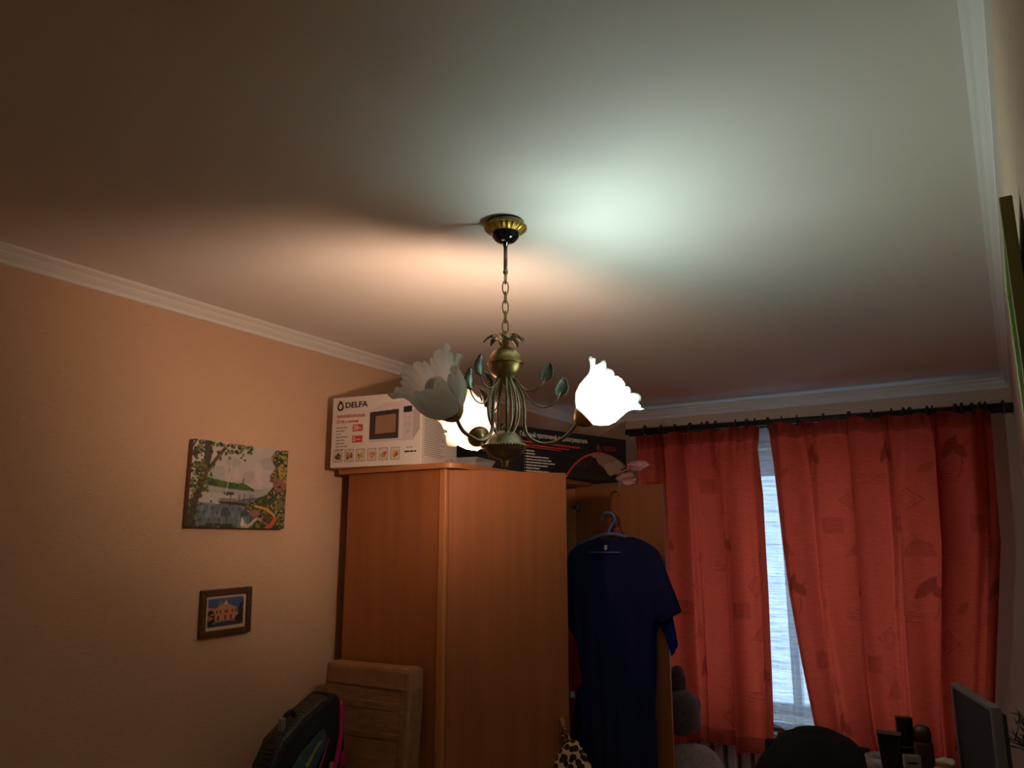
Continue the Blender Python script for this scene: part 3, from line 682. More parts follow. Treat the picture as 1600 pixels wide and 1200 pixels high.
# six food pictures
for i in range(6):
    pt = Paint(34, 40, (204, 188, 176)); r = random.Random(20+i)
    pal = [[(96,70,40),(70,52,34),(120,96,50)],[(150,96,70),(110,70,52),(180,140,110)],[(190,150,60),(206,172,90),(110,76,40)],[(196,140,84),(170,110,60),(220,180,120)],[(186,84,56),(210,160,110),(130,140,60)],[(176,70,44),(110,60,40),(206,150,60)]][i]
    for _ in range(16):
        x, y = r.uniform(.25,.75), r.uniform(.35,.75); pt.put(pt.ell(x, y, r.uniform(.07,.16), r.uniform(.06,.13)), r.choice(pal))
    edge = (np.minimum(pt.U, 1-pt.U) < .035) | (np.minimum(pt.V, 1-pt.V) < .03); pt.put(edge, (120, 72, 60))
    x = .018 + i*.0605; face_print('food_picture', pt, x, .026, x+.047, .082, mw)
greek(mw, .402, .076, [.012,.014], .0035, M_ink_gray); greek(mw, .392, .056, [.024,.016,.012], .0065, M_ink)
# printed side of the carton
sd = bpy.data.objects.new('side_print', None)
q = MB(); r = random.Random(9)
for i in range(22):
    z = MH-.085-i*.0095; L = r.uniform(.14,.20); y = .03
    while y < .03+L:
        w = r.uniform(.008,.028); q.box(ML-.0006, y, z, ML+.0006, min(y+w, .03+L), z+.0022); y += w+.004
bpy.data.objects.remove(sd)
o = q.build('side_small_print', M_ink_gray, mw); o['kind'] = 'stuff'

# clear plastic tray beside the microwave carton
M_clear = mat('clear_plastic', rgb(190, 190, 195), .15); M_clear.node_tree.nodes['Principled BSDF'].inputs['Alpha'].default_value = .35
tr = thing('plastic_tray', 'clear plastic tray lying between the two cartons on the wardrobe', 'tray', (-2.03, 2.90, WZT+.0245), .15)
q = MB(); w, d, h_ = .075, .10, .035
q.add([(-w*.8,-d*.8,0),(w*.8,-d*.8,0),(w*.8,d*.8,0),(-w*.8,d*.8,0),(-w,-d,h_),(w,-d,h_),(w,d,h_),(-w,d,h_)], [(0,3,2,1),(0,1,5,4),(1,2,6,5),(2,3,7,6),(3,0,4,7)])
q.build('tray_body', M_clear, tr, solid=.0012)
q = MB(); q.tube([(-w,-d,h_),(w,-d,h_),(w,d,h_),(-w,d,h_)], .003, 6, closed=True); q.build('tray_rim', M_clear, tr)

# ------------------------------------------------------------------ black water heater carton
rb = thing('water_heater_carton', 'long black printed gas water heater carton on the far end of the wardrobe top', 'box', (-2.045, 3.07, WZT+.0245), math.atan2(.956, .294))
RL, RD, RH = 1.0, .31, .237
MB().box(.0, .001, 0, RL, RD, RH).build('carton', M_box_black, rb, bevel=.003)
pt = Paint(420, 110, (20, 23, 28))
cx, cy, Rr = .80, 1.86, 1.47
asp = RL/RH
D = np.hypot((pt.U-cx)*asp, pt.V-cy)
pic = D < Rr
sun = np.clip((pt.V-.42)/.5, 0, 1)
pt.put(pic, (176, 150, 136)); pt.put(pic & (pt.noise(14,6,2) > .55) & (pt.V < .75), (128, 104, 100), .6)
hill = .80 - .05*np.sin(pt.U*18) + .03*pt.noise(40,1,5)
tree = np.full_like(pt.U, 2.0)
for (tx, th_, w_) in ((.66,.50,.055),(.70,.44,.05),(.725,.47,.04),(.77,.62,.04),(.80,.68,.035),(.965,.66,.02),(.99,.64,.02),(.62,.60,.07),(.86,.80,.05),(.91,.82,.04)):
    tree = np.minimum(tree, th_ + ((pt.U-tx)/w_)**2*.12 + .05*pt.noise(90,4,7))
pt.put(pic & (pt.V > np.minimum(tree, .86)), (34, 26, 24)); pt.put(pic & (pt.V > .90), (34, 42, 30)); pt.put(pic & (pt.ell(.865,.845,.02,.045)), (176,150,128))
for x in (.60,.63,.66,.69): pt.put(pic & pt.poly([(x,.64),(x+.012,.64),(x+.012,.74),(x,.74)]) , (96, 84, 92)); pt.put(pic & pt.poly([(x+.002,.66),(x+.010,.66),(x+.010,.73),(x+.002,.73)]), (30,24,26))
pt.put((np.abs(D-Rr) < .022) & (pt.U < cx+.02) , (206, 70, 48)); pt.put((np.abs(D-Rr) < .012) & (pt.U >= cx+.02), (150, 70, 60))
face_print('front_print', pt, 0, 0, RL, RH, rb)
text_obj('heading_lettering', 'Газовый проточный водонагреватель', .0335, M_ink_white, rb, tface(.195, RH-.048, -.001), sx=.80, bold=.0004)
for x0_, x1_, zc, w_ in ((.16, .62, RH-.074, .009), (.19, .54, RH-.090, .006), (.22, .48, RH-.100, .004)):
    MB().add([(x0_,-.0014,zc-w_/2),(x1_,-.0014,zc-w_/2-.002),(x1_+.01,-.0014,zc+w_/2-.002),(x0_,-.0014,zc+w_/2),(x0_,-.0002,zc-w_/2),(x1_,-.0002,zc-w_/2-.002),(x1_+.01,-.0002,zc+w_/2-.002),(x0_,-.0002,zc+w_/2)],
        [(0,1,2,3),(7,6,5,4),(0,4,5,1),(1,5,6,2),(2,6,7,3),(3,7,4,0)]).build('red_stripe', M_ink_red, rb)
rnd = random.Random(4)
for i in range(8):
    ws = [rnd.uniform(.02,.05) for _ in range((2,2,4,5,5,4,2,4)[i])]
    z = RH-.122-i*.0145; greek(rb, .238, z, ws, .0062, M_ink_white, y=-.0012); MB().box(.226,-.0012,z+.001,.230,-.0002,z+.005).build('bullet', M_ink_white, rb)
text_obj('brand_lettering', 'RODA', .036, M_ink_darkred, rb, tface(.815, RH-.075, -.001), sx=1.0, bold=.0006)
q = MB(); c0 = (.785, RH-.062)
for (r0, a0, a1) in ((.010, 2.2, 6.6), (.018, 2.0, 5.9), (.026, 2.5, 5.2)):
    q.tube([(c0[0]+r0*math.cos(t), -.001, c0[1]+r0*math.sin(t)) for t in np.linspace(a0, a1, 18)], .0020, 5)
q.build('logo', M_ink_darkred, rb)
# standing brown flap at the far end, folded up corner
MB().add([(.80,.012,RH),(1.0,.004,RH+.0),(1.03,.02,RH+.115),(.80,.016,RH+.0025),(1.0,.008,RH),(1.03,.024,RH+.115)], [(0,1,2),(5,4,3),(0,3,4,1),(1,4,5,2),(2,5,3,0)]).build('carton_flap', M_box_brown, rb)

# crumpled pink plastic bag behind the black carton
def blob(name, m, parent, c, r, sc, seed, amp, n=28, sm=True, freq=3.2):
    rr = np.random.RandomState(seed); A_ = rr.randn(10, 3)*freq; Ph = rr.rand(10)*6.28
    th = np.linspace(.02, PI-.02, n)[:, None]; p = np.linspace(0, 2*PI, 2*n, endpoint=False)[None, :]
    dx, dy, dz = np.sin(th)*np.cos(p), np.sin(th)*np.sin(p), np.cos(th)+0*p
    k = sum(np.sin(dx*a[0]+dy*a[1]+dz*a[2]+f) for a, f in zip(A_, Ph))/10
    R = r*(1+amp*k*2.2)
    return grid_obj(name, c[0]+R*dx*sc[0], c[1]+R*dy*sc[1], c[2]+R*dz*sc[2], m, parent, wrap=True, smooth=sm)
M_pinkbag = mat('pink_film', rgb(196, 140, 150), .25)
pb = thing('plastic_bag', 'crumpled pale pink plastic bag at the end of the black carton', 'bag', (-1.66, 3.931, 2.116))
blob('bag_body', M_pinkbag, pb, (-.055, 0, .030), .05, (1.1, .8, .66), 4, .28)
blob('bag_twist', M_pinkbag, pb, (.012, .0, .105), .05, (1.15, .55, .62), 8, .22)
MB().tube(smooth_path([(-.095,-.03,.068),(-.04,-.04,.076),(-.015,-.045,.095),(-.005,-.045,.118)], 6), [.002]+[.004]*17+[.002], 6).build('bag_fold', M_pinkbag, pb, smooth=True)

# ------------------------------------------------------------------ pictures on the left wall
cv = thing('canvas_painting', 'unframed canvas painting of a moored sailboat framed by trees and a garden path', 'painting', (XL, 0, 0))
# canvas plane, bottom edge tilted a little out of level; y runs along the wall
Yc0, Yc1, Zc0, Zc1 = 1.872, 2.352, 1.864, 2.204
MB().box(.001, Yc0+.001, Zc0+.001, .0248, Yc1-.001, Zc1-.001).build('stretched_canvas', M_canvas_edge, cv, bevel=.002)
pt = Paint(250, 180, (186, 176, 172))
pt.put(pt.noise(5,5,1) > .5, (150, 158, 156), .55); pt.put((pt.noise(9,8,4) > .6), (206, 190, 184), .5)
pt.put(pt.V > .52, (160, 160, 160)); pt.put((pt.V > .60) & (pt.U < .45), (182, 174, 170)); 
pt.put((pt.V > .68 + .05*np.sin(pt.U*7)), (92, 110, 118)); pt.put((pt.V > .72) & (pt.noise(30,14,6) > .62), (120, 138, 144), .7); pt.put((pt.V > .76) & (pt.noise(40,12,12) > .68), (54, 66, 66), .8)
pt.put(pt.poly([(.08,.42),(.2,.43),(.3,.455),(.55,.48),(.63,.525),(.65,.555),(.4,.545),(.08,.51)]), (74, 98, 46)); pt.put(pt.poly([(.08,.42),(.3,.455),(.63,.53),(.65,.55),(.08,.5)]) & (pt.noise(40,30,3) > .55), (52, 70, 36))
pt.put(pt.poly([(.485,.465),(.515,.455),(.53,.475),(.485,.48)]), (150, 80, 60))
pt.put(pt.poly([(.25,.60),(.34,.625),(.45,.61),(.46,.68),(.30,.70)]), (176, 176, 168)); pt.put(pt.poly([(.28,.66),(.46,.655),(.46,.69),(.30,.705)]), (120, 124, 116))
pt.put(pt.poly([(.32,.585),(.42,.575),(.44,.61),(.34,.625)]), (66, 70, 66))
pt.put(pt.line([(.39,.18),(.365,.46),(.345,.62)], .007), (206, 198, 190)); pt.put(pt.line([(.365,.35),(.37,.30)], .012), (140, 60, 50))
pt.put(pt.poly([(.27,.695),(.45,.695),(.62,.72),(.66,.75),(.5,.735),(.30,.72)]), (70, 40, 28))
for x in (.40,.49,.54,.60,.63): pt.put(pt.line([(x,.60),(x-.005,.76 if x < .45 else .70)], .010), (64, 40, 30))
pt.put(pt.line([(.30,.74),(.29,.82)], .02), (60, 62, 60), .6); pt.put(pt.line([(.52,.41),(.52,.48)], .006), (50,44,40))
# right bank
bank = pt.poly([(.66,.66),(.78,.58),(.86,.46),(.80,.36),(.86,.24),(.80,.12),(.85,.02),(1,0),(1,1),(.55,1),(.60,.93),(.68,.88),(.56,.78),(.55,.72)])
pt.put(bank, (62, 78, 38)); nz = pt.noise(60,44,8); pt.put(bank & (nz > .60), (34, 46, 26)); pt.put(bank & (nz < .30), (112, 116, 52))
pt.put(bank & (pt.noise(70,50,9) > .74), (168, 132, 110)); pt.put(pt.ell(.93,.45,.09,.09) & (pt.noise(40,30,5) > .35), (146, 96, 84)); pt.put(pt.ell(.99,.22,.10,.2) & (pt.noise(30,40,6) > .5), (168, 150, 62))
pt.put(pt.poly([(.80,.42),(.825,.33),(.85,.43)]), (120, 70, 70)); pt.put(pt.ell(.75,.68,.09,.07) & (pt.noise(50,40,2) > .3), (52, 70, 36)); pt.put(pt.ell(.66,.82,.06,.04), (138, 100, 80)); pt.put(pt.ell(.82,.87,.07,.07) & (pt.noise(50,36,11) > .45), (96, 60, 60))
pt.put(pt.line([(.66,.73),(.78,.76),(.87,.83),(.89,.88)], .03), (196, 150, 60)); pt.put(pt.line([(.89,.88),(.86,.94),(.80,1.0)], .055), (186, 94, 40))
# left tree and hanging branch
pt.put(pt.line([(.03,1),(.05,.7),(.11,.45),(.15,.15),(.14,0)], .10), (70, 50, 34)); pt.put(pt.line([(.12,.42),(.22,.22),(.30,.08)], .045), (82, 60, 38))
lr = random.Random(5)
for _ in range(230):
    z_ = lr.random()
    if z_ < .52: x, y = abs(lr.gauss(.02, .085)), lr.random()
    elif z_ < .90: x, y = lr.uniform(0, .62), abs(lr.gauss(0, .07))
    else: x, y = lr.uniform(.0,.2), lr.uniform(.2,.6)
    pt.put(pt.ell(x, y, lr.uniform(.008,.022), lr.uniform(.012,.028)), lr.choice([(56,70,30),(40,52,26),(92,104,44),(34,40,24),(124,122,56)]))
pt.put(pt.poly([(.515,.96),(.53,.87),(.55,.90),(.56,.94),(.60,.96),(.57,.985),(.53,.985)]), (212, 200, 190)); pt.put(pt.poly([(.60,.95),(.68,.87),(.70,.89),(.60,1),(.50,1)]), (190,172,150))
pt.put((pt.V > .95) & (pt.U < .5) & (pt.noise(40,20,4) > .45), (48,52,34))
Yg = Yc0 + (Yc1-Yc0)*pt.U; Zg = Zc1 - (Zc1-Zc0)*pt.V
grid_obj('painted_front', np.full_like(Yg, .0258), Yg, Zg, M_print, cv, pt.c, smooth=False)
cv.rotation_euler = (0, 0, 0)

fp = thing('framed_picture', 'small framed print of a pink house with white mount below the canvas painting', 'picture', (XL, 2.095, 1.536), 0)
fy, fz, fw = .120, .090, .024
def frame_bar(poly4, nm='frame_bar'):
    MB_ = MB(); A_ = [(0.001, y, z) for y, z in poly4]; B_ = [(.018, y, z) for y, z in poly4]; MB_.add(A_+B_, [(0,1,2,3),(7,6,5,4),(0,4,5,1),(1,5,6,2),(2,6,7,3),(3,7,4,0)]); return MB_.build(nm, M_frame, fp, bevel=.003)
frame_bar([(-fy,-fz),(fy,-fz),(fy-fw,-fz+fw),(-fy+fw,-fz+fw)]); frame_bar([(-fy,fz),(fy,fz),(fy-fw,fz-fw),(-fy+fw,fz-fw)])
frame_bar([(-fy,-fz),(-fy+fw,-fz+fw),(-fy+fw,fz-fw),(-fy,fz)]); frame_bar([(fy,-fz),(fy-fw,-fz+fw),(fy-fw,fz-fw),(fy,fz)])
MB().box(.002, -fy+fw-.002, -fz+fw-.002, .008, fy-fw+.002, fz-fw+.002).build('mount', M_mount, fp)
pt = Paint(70, 54, (70, 92, 138)); pt.put(pt.noise(6,5,2) > .55, (120, 128, 150), .7)
pt.put(pt.poly([(.0,.30),(.2,.36),(.42,.20),(.50,.12),(.58,.24),(.80,.36),(.86,.70),(.55,.85),(.0,.75)]), (196, 132, 96)); pt.put(pt.poly([(.42,.24),(.50,.05),(.56,.24)]), (206, 176, 146))
for x in (.10,.22,.32,.45,.52,.66,.76): pt.put(pt.poly([(x,.42),(x+.045,.42),(x+.045,.54),(x,.54)]), (104, 60, 46))
for x in (.26,.46,.62): pt.put(pt.poly([(x,.62),(x+.06,.62),(x+.06,.78),(x,.78)]), (110, 64, 50))
pt.put(pt.V > .80, (116, 110, 96)); pt.put(pt.poly([(0,.92),(.4,.84),(1,.86),(1,1),(0,1)]), (66, 60, 70)); pt.put(pt.ell(.08,.68,.12,.28) & (pt.noise(20,16,3) > .3), (38, 34, 26)); pt.put(pt.ell(.98,.5,.12,.3) & (pt.noise(20,16,5) > .3), (44, 36, 34)); pt.put(pt.ell(.9,.76,.14,.12), (58,36,30))
q0, q1 = -fy+fw+.012, fy-fw-.012; r0, r1 = -fz+fw+.012, fz-fw-.012
grid_obj('print', np.full_like(pt.U, .0088), q0+(q1-q0)*pt.U, r1-(r1-r0)*pt.V, M_print, fp, pt.c, smooth=False)
fp.rotation_euler = (math.radians(1.6), 0, 0)

# ------------------------------------------------------------------ taped package leaning on the wardrobe side
pk = thing('taped_package', 'tall flat cardboard package wrapped in brown tape leaning on the wardrobe side', 'package', (-2.285, 2.44, .0), math.radians(4))
pk.rotation_euler = (math.radians(-4.2), 0, math.radians(4))
MB().box(-.225, 0, .004, .225, .100, 1.315).build('package_body', M_cardboard, pk, bevel=.022)
for z0_, z1_ in ((1.13, 1.19), (1.02, 1.075), (.60, .66)):
    MB().box(-.2262, -.0014, z0_, .2262, .1012, z1_).build('tape_band', M_tape, pk, bevel=.018)
MB().box(.165, -.0020, .05, .2268, .102, 1.24).build('tape_strip', M_tape, pk, bevel=.018)
MB().add([(-.20,-.003,1.235),(.21,-.003,1.225),(.21,-.001,1.262),(-.20,-.001,1.262)], [(0,1,2,3)]).build('folded_flap', M_cardboard, pk, solid=.003)

# ------------------------------------------------------------------ low chest under the backpack (below the frame) and the backpack
chest = thing('low_chest', 'low wooden chest by the left wall under the backpack', 'chest', (-2.40, 2.14, 0))
MB().box(-.235,-.20,.04,.235,.20,.765).build('chest_body', M_wood, chest, bevel=.004)
MB().box(-.245,-.21,.765,.245,.21,.785).build('chest_top', M_wood_edge, chest, bevel=.004)
for z in (.08,.31,.54):
    dw = MB().box(.236,-.19,z,.252,.19,z+.21).build('drawer', M_wood, chest, bevel=.003)
    MB().ball((.262,0,z+.105), .012, (10,6)).build('knob', M_steel, dw, smooth=True)
M_bp = mat('backpack_black', rgb(16, 17, 24), .8, noise=((40,40,40), .4, 3)); M_pink = mat('magenta_piping', rgb(176, 24, 88), .6); M_rose = mat('rose_band', rgb(176, 92, 96), .7)
M_mesh = bpy.data.materials.new('mesh_net'); M_mesh.use_nodes = True
nt = M_mesh.node_tree; b = nt.nodes['Principled BSDF']; tc = nt.nodes.new('ShaderNodeTexCoord'); vo = nt.nodes.new('ShaderNodeTexVoronoi'); vo.inputs['Scale'].default_value = 150; vo.inputs['Randomness'].default_value = .1
cr_ = nt.nodes.new('ShaderNodeValToRGB'); cr_.color_ramp.elements[0].position = .2; cr_.color_ramp.elements[0].color = rgb(110, 120, 122); cr_.color_ramp.elements[1].position = .34; cr_.color_ramp.elements[1].color = rgb(14, 18, 22)
nt.links.new(tc.outputs['Object'], vo.inputs['Vector']); nt.links.new(vo.outputs[0], cr_.inputs[0]); nt.links.new(cr_.outputs[0], b.inputs['Base Color'])
M_teal = mat('teal_print', rgb(48, 74, 88), .6, noise=((20,20,20), .4, 2)); M_lime = mat('lime_print', rgb(128, 132, 52), .6); M_yellow = mat('yellow_print', rgb(190, 160, 60), .6)
bp_ = thing('backpack', 'black school backpack with magenta piping and mesh back lying against the left wall', 'backpack', (-2.38, 2.24, .790))
# profile of the bag in its own plane: u along the wall, w up; thickness along x
def bag_shell(name, m, outline, x0_, x1_, bevel):
    n = len(outline); q = MB()
    q.add([(x0_,u,w) for u,w in outline]+[(x1_,u,w) for u,w in outline], [tuple(range(n)), tuple(range(2*n-1,n-1,-1))]+[(i,i+n,(i+1)%n+n,(i+1)%n) for i in range(n)])
    return q.build(name, m, bp_, bevel=bevel)
main = [(-.155,.0),(.19,.0),(.20,.12),(.185,.28),(.150,.415),(.125,.435),(.09,.42),(-.02,.365),(-.12,.30),(-.165,.22),(-.175,.10)]
bag_shell('bag_body', M_bp, main, -.045, .085, .03)
edge = smooth_path([(0,-.170,.05),(0,-.176,.12),(0,-.166,.215),(0,-.125,.295),(0,-.02,.363),(0,.09,.422)], 4)
q = MB()
for i, pnt in enumerate(edge):
    tg = (edge[min(i+1, len(edge)-1)] - edge[max(i-1, 0)]).normalized(); nr_ = Vector((0, -tg.z, tg.y))
    for xx, dd in ((-.030,-.004),(-.015,.0045),(.02,.006),(.055,.0045),(.072,-.004)): q.v.append(tuple(Vector((xx, pnt.y, pnt.z)) + nr_*dd))
q.f = [(i*5+j, i*5+j+1, i*5+j+6, i*5+j+5) for i in range(len(edge)-1) for j in range(4)]
q.build('mesh_panel', M_mesh, bp_, smooth=True, solid=.002)
bag_shell('teal_pocket', M_teal, [(-.13,.06),(-.02,.13),(.085,.26),(.06,.315),(-.05,.25),(-.105,.185),(-.13,.12)], .084, .094, .002)
bag_shell('lime_stripe', M_lime, [(-.03,.205),(.03,.27),(.055,.275),(.03,.255),(-.02,.19)], .094, .097, .001)
MB().tube(smooth_path([(.094,-.125,.035),(.099,-.02,.10),(.099,.04,.18),(.096,.085,.275)], 8), .0028, 6).build('piping', M_pink, bp_, smooth=True)
MB().tube(smooth_path([(.090,-.15,.010),(.100,-.02,.025),(.102,.075,.085),(.100,.125,.19),(.094,.150,.30),(.088,.150,.40)], 8), [.006]+[.010]*39+[.006], 8).build('piping', M_pink, bp_, smooth=True)
MB().tube(smooth_path([(.094,-.10,.028),(.104,.0,.048),(.106,.062,.10),(.102,.10,.19)], 8), [.004]+[.009]*23+[.004], 8).build('rose_band', M_rose, bp_, smooth=True)
bag_shell('magenta_patch', M_pink, [(.155,.14),(.185,.17),(.18,.215),(.162,.20)], .084, .094, .001)
bag_shell('magenta_patch', M_pink, [(.150,.03),(.195,.07),(.195,.12),(.150,.075)], .084, .094, .001)
bag_shell('yellow_strip', M_yellow, [(.09,.02),(.15,.10),(.158,.095),(.10,.015)], .085, .095, .001)
MB().tube(smooth_path([(.02,-.075,.330),(.02,-.074,.368),(.02,-.045,.385),(.02,-.022,.362)], 6), .010, 8).build('grab_loop', M_bp, bp_, smooth=True)
MB().box(.008,-.098,.322,.033,-.076,.372).build('buckle', mat('grey_buckle', rgb(130, 134, 138), .5), bp_, bevel=.006)

# ------------------------------------------------------------------ green painted frame on the right wall
gf = thing('green_frame', 'green painted wooden frame hanging on the right wall at the picture edge', 'frame', (0.055, 1.36, 1.30), math.radians(-1.0))
gz = 1.035; gl = .52
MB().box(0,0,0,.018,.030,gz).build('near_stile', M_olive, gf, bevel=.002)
MB().box(.002,gl-.03,0,.018,gl,gz).build('far_stile', M_green, gf, bevel=.002)
MB().box(.001,.030,gz-.03,.018,gl-.03,gz).build('top_rail', M_green, gf, bevel=.002)
MB().box(.001,.030,0,.018,gl-.03,.03).build('bottom_rail', M_green, gf, bevel=.002)
MB().box(.010,.030,.03,.016,gl-.03,gz-.03).build('board', mat('grey_green_board', rgb(132, 150, 122), .6), gf)

# ------------------------------------------------------------------ radiator under the window
rd = thing('radiator', 'white ribbed radiator below the window, dim behind the red curtains', 'radiator', (-1.15, 5.19, .0))
for i in range(18):
    x = -.72 + i*.085
    MB().box(x, -.035, .16, x+.058, .035, .66).build('rib', M_white_plastic, rd, bevel=.01)
for z in (.19, .62): MB().tube([(-.76,0,z),(.85,0,z)], .014, 8).build('header_pipe', M_white_plastic, rd, smooth=True)
for x in (-.6, .65): MB().box(x,-.012,0,x+.03,.012,.17).build('foot', M_white_plastic, rd)

# ------------------------------------------------------------------ plush toy beside the far door
M_fur_d = mat('mauve_plush', rgb(96, 84, 108), 1.0, noise=((60,60,60), .4, 4), bump=((180,180,180), .8, .01), sheen=.6)
M_fur_w = mat('white_plush', rgb(186, 178, 178), 1.0, noise=((60,60,60), .25, 4), bump=((180,180,180), .8, .01), sheen=.6)
st = thing('ottoman', 'low grey ottoman under the plush toy', 'ottoman', (-1.56, 4.36, 0))
M_otto = mat('grey_upholstery', rgb(80, 74, 74), .9)
MB().box(-.2,-.2,.05,.2,.2,.30).build('cushion', M_otto, st, bevel=.04)
for x in (-.16,.16):
    for y in (-.16,.16): MB().tube([(x,y,0),(x,y,.06)], .02, 10).build('leg', M_rod, st)
pl = thing('plush_toy', 'fluffy plush toy with mauve head and whitish body behind the open wardrobe door', 'plush toy', (-1.555, 4.36, .322))
blob('body', M_fur_w, pl, (0,0,.21), .21, (.82,.75,1.0), 3, .10)
blob('head', M_fur_d, pl, (-.055,-.02,.565), .115, (1,1,1.05), 5, .10)
blob('ear', M_fur_d, pl, (-.070,0,.72), .075, (.62,.5,1.15), 6, .10)
blob('ear', M_fur_d, pl, (-.17,0,.72), .075, (.62,.5,1.15), 7, .10)
for s_ in (-1, 1): blob('arm', M_fur_w, pl, (.15*s_,-.10,.22), .075, (.7,.8,1.5), 9+s_, .10)
blob('muzzle', M_fur_w, pl, (-.055,.095,.54), .045, (1,.7,.8), 12, .05)
for s_ in (-.035,.035): MB().ball((-.055+s_,.105,.60), .010, (8,6)).build('eye', M_black_gloss, pl, smooth=True)

# ------------------------------------------------------------------ chair with black jacket
ck = thing('desk_chair', 'desk chair in front of the window draped in black cloth', 'chair', (-.69, 3.32, 0), math.radians(8))
t = np.linspace(0, 1, 26)[:, None]; p = np.linspace(0, 2*PI, 60, endpoint=False)[None, :]
hw = .085 + .20*np.sin(np.clip(t*1.5, 0, 1)*PI/2)**.8; zt = 1.10 - .62*t**1.25
grid_obj('jacket', hw*np.cos(p)*(1+.03*np.sin(9*p)*t) , (.022+.045*np.sin(np.clip(t*3,0,1)*PI/2))*np.sin(p)*(1+.15*np.sin(11*p+4*t)*t), zt + .012*np.cos(2*p)*(1-t) - .02*np.abs(np.cos(p)) + 0*p, M_dark, ck, wrap=True)
MB().ball((0,0,1.085), .1, (20,10), (.86,.22,.26)).build('jacket_collar', M_dark, ck, smooth=True)
MB().box(-.19,-.015,.56,.19,.015,1.05).build('backrest', M_dark, ck, bevel=.014)
MB().box(-.23,.04,.43,.23,.50,.50).build('seat', M_dark, ck, bevel=.03)
MB().tube([(0,.26,.08),(0,.26,.44)], .026, 12).build('column', M_steel, ck, smooth=True)
MB().tube(smooth_path([(0,.10,.42),(0,-.035,.43),(0,-.035,.60)], 5), .018, 8).build('back_support', M_steel, ck, smooth=True)
for k in range(5):
    a = 2*PI*k/5; lg = MB().tube([(0,.26,.10),(.26*math.cos(a),.26+.26*math.sin(a),.065)], [.022,.014], 8).build('leg', M_dark, ck, smooth=True)
    MB().ball((.26*math.cos(a),.26+.26*math.sin(a),.028), .028, (10,6)).build('castor', M_dark, lg, smooth=True)

# ------------------------------------------------------------------ dresser on the right with bottles and a dark framed panel
ds = thing('dresser', 'dark dresser along the right wall under the toiletries', 'dresser', (-.165, 2.64, 0))
DZ = 1.10
MB().box(-.24,-.36,.05,.235,.36,DZ-.022).build('dresser_body', M_rod, ds, bevel=.004)
MB().box(-.25,-.37,DZ-.022,.24,.37,DZ).build('dresser_top', M_rod, ds, bevel=.004)
for z in (.10,.42,.74):
    for y in (-.345,.005):
        dw = MB().box(-.256,y,z,-.240,y+.34,z+.29).build('drawer', M_rod, ds, bevel=.003)
        MB().ball((-.266,y+.17,z+.15), .012, (10,6)).build('knob', M_steel, dw, smooth=True)
M_bottle_b = mat('black_bottle', rgb(14, 14, 16), .25); M_bottle_br = mat('brown_bottle', rgb(70, 44, 34), .3); M_lab = mat('grey_label', rgb(150, 144, 136), .6); M_lab2 = mat('brown_label', rgb(120, 92, 70), .6)
# cosmetic tube: cap at the bottom, flat crimped top
tb = thing('cosmetic_tube', 'black squeeze tube with crimped top, leftmost of the toiletries', 'tube', (-.335, 2.585, DZ))
n = 16; t = np.linspace(0,1,n)[:,None]; p = np.linspace(0,2*PI,28,endpoint=False)[None,:]
grid_obj('tube_body', (.021+.011*t)*np.cos(p), (.021*(1-t)+.0012)*np.sin(p), .025+.145*t+0*p, M_bottle_b, tb, wrap=True)
MB().lathe([(.0005,0),(.020,0),(.020,.026),(.0005,.026)], 24).build('cap', M_bottle_b, tb, smooth=False)
MB().box(-.032,-.0022,.163,.032,.0022,.173).build('crimp', M_steel, tb)
bt = thing('flat_bottle', 'flat-sided black bottle standing behind the squeeze tube', 'bottle', (-.305, 2.70, DZ), .3)
MB().box(-.026,-.016,0,.026,.016,.115).build('bottle_body', M_bottle_b, bt, bevel=.006)
MB().box(-.022,-.013,.115,.022,.013,.195).build('cap', M_bottle_b, bt, bevel=.002)
b2 = thing('brown_bottle', 'round brown bottle with rounded cap right of the flat black bottle', 'bottle', (-.255, 2.66, DZ))
MB().lathe([(.0005,0),(.024,0),(.026,.004),(.026,.135),(.0245,.14),(.0005,.14)], 28).build('bottle_body', M_bottle_br, b2, smooth=False)
MB().lathe([(.0005,.1395),(.0235,.1395),(.0235,.165),(.020,.178),(.012,.184),(.0005,.185)], 28).build('cap', M_bottle_br, b2, smooth=True)
jb = thing('small_packet', 'small grey and brown labelled packet in front of the brown bottle', 'packet', (-.280, 2.575, DZ), .35)
MB().box(-.022,-.010,0,.022,.010,.118).build('packet_body', M_lab2, jb, bevel=.003); MB().box(-.0223,-.0105,.085,.0223,.0105,.116).build('packet_band', M_lab, jb, bevel=.002)
MB().box(-.014,-.0112,.096,.012,-.0104,.101).build('packet_print', M_ink, jb)
bw = thing('trinket_bowl', 'pale patterned bowl left of the squeeze tube', 'bowl', (-.375, 2.72, DZ))
MB().lathe([(.0005,0),(.025,0),(.045,.03),(.050,.072),(.046,.072),(.040,.034),(.0005,.01)], 30).build('bowl_body', mat('bowl_ceramic', rgb(150, 136, 136), .4, noise=((60,60,60), .5, 3)), bw, smooth=True)
blob('bowl_contents', M_fur_d, bw, (0,0,.062), .038, (1,1,.4), 22, .2)
ob = thing('orange_jar', 'orange pomander-like jar with pale top right of the bottles', 'jar', (-.205, 2.63, DZ))
MB().lathe([(.0005,0),(.030,0),(.034,.03),(.032,.075),(.020,.085),(.0005,.086)], 28).build('jar_body', mat('orange_glaze', rgb(176, 112, 66), .4, noise=((40,40,40), .3, 3)), ob, smooth=True)
blob('jar_top', mat('pale_bow', rgb(200, 178, 150), .7), ob, (.006,0,.095), .022, (1.1,.8,.7), 31, .3)
ck2 = thing('black_jar', 'low black glossy jar in front of the orange jar', 'jar', (-.20, 2.50, DZ))
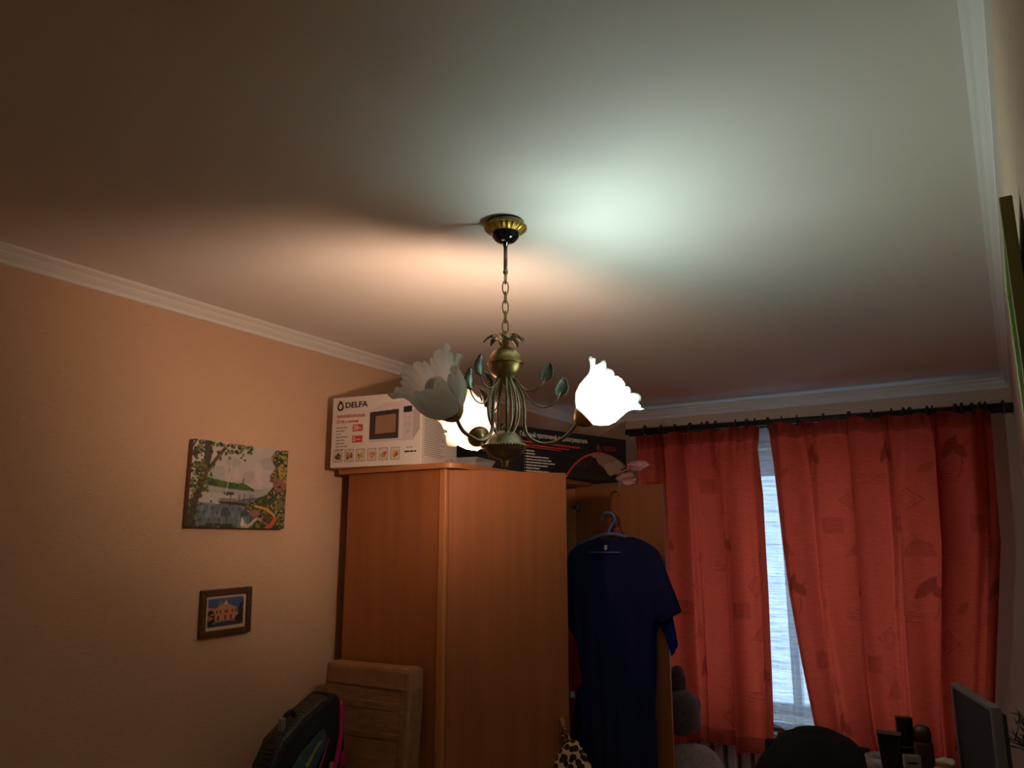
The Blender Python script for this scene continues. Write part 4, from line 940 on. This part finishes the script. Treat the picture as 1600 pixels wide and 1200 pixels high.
MB().lathe([(.0005,0),(.032,0),(.034,.006),(.034,.055),(.0005,.055)], 28).build('jar_body', M_bottle_b, ck2, smooth=False)
MB().lathe([(.0005,.054),(.035,.054),(.035,.070),(.030,.076),(.0005,.077)], 28).build('lid', M_black_gloss, ck2, smooth=True)
# dark framed panel standing diagonally (local x along its width)
fpn = thing('standing_panel', 'dark panel in a thin grey frame standing on the dresser near the right wall', 'panel', (-.165, 2.72, DZ), math.atan2(-.345, .105))
PWd, PHt = .361, .300
M_bezel = mat('grey_bezel', rgb(104, 94, 94), .6); M_panel = mat('dark_panel', rgb(34, 22, 22), .8, noise=((120,120,120), .3, 2))
MB().box(.012,-.004,.012,PWd-.012,.012,PHt-.012).build('panel_face', M_panel, fpn)
for bx in ((0,-.008,0,.012,.016,PHt),(PWd-.014,-.008,0,PWd,.016,PHt),(.012,-.008,0,PWd-.014,.016,.012),(.012,-.008,PHt-.012,PWd-.014,.016,PHt)):
    MB().box(*bx).build('frame_bar', M_bezel, fpn, bevel=.002)
MB().box(.02,.016,.02,PWd-.02,.032,PHt-.02).build('back_cover', M_bottle_b, fpn, bevel=.004)
# vase with dry twigs
vz = thing('twig_vase', 'dark vase of dry bare twigs in the corner of the dresser by the right wall', 'vase', (.03, 2.52, DZ))
MB().lathe([(.0005,0),(.028,0),(.036,.05),(.034,.11),(.026,.16),(.029,.175),(.025,.175),(.022,.16),(.0005,.14)], 26).build('vase_body', mat('vase_glaze', rgb(40, 36, 40), .3), vz, smooth=True)
tr_ = random.Random(12); M_twig = mat('dry_twig', rgb(44, 30, 26), .9)
for k in range(11):
    a = tr_.uniform(1.9, 4.4); L = tr_.uniform(.12, .22); e_ = tr_.uniform(.35, 1.1)
    p0 = Vector((0,0,.15)); dv = Vector((math.cos(a)*math.cos(e_)*.45, math.sin(a)*math.cos(e_), math.sin(e_)))
    pts = [p0 + dv*(L*i/5) + Vector((tr_.uniform(-.006,.006), tr_.uniform(-.006,.006), -.05*(i/5)**2*math.cos(e_))) for i in range(6)]
    q = MB().tube(smooth_path(pts, 3), [.0028*(1-.06*i) for i in range(16)], 5)
    for i in (2, 3, 4):
        w_ = dv.cross(Vector((tr_.uniform(-1,1), tr_.uniform(-1,1), 1))).normalized()*.03 + dv*.03
        q.tube([pts[i], pts[i]+w_*.6, pts[i]+w_], [.0018,.0014,.0009], 4)
    q.build('twig', M_twig, vz, smooth=True)
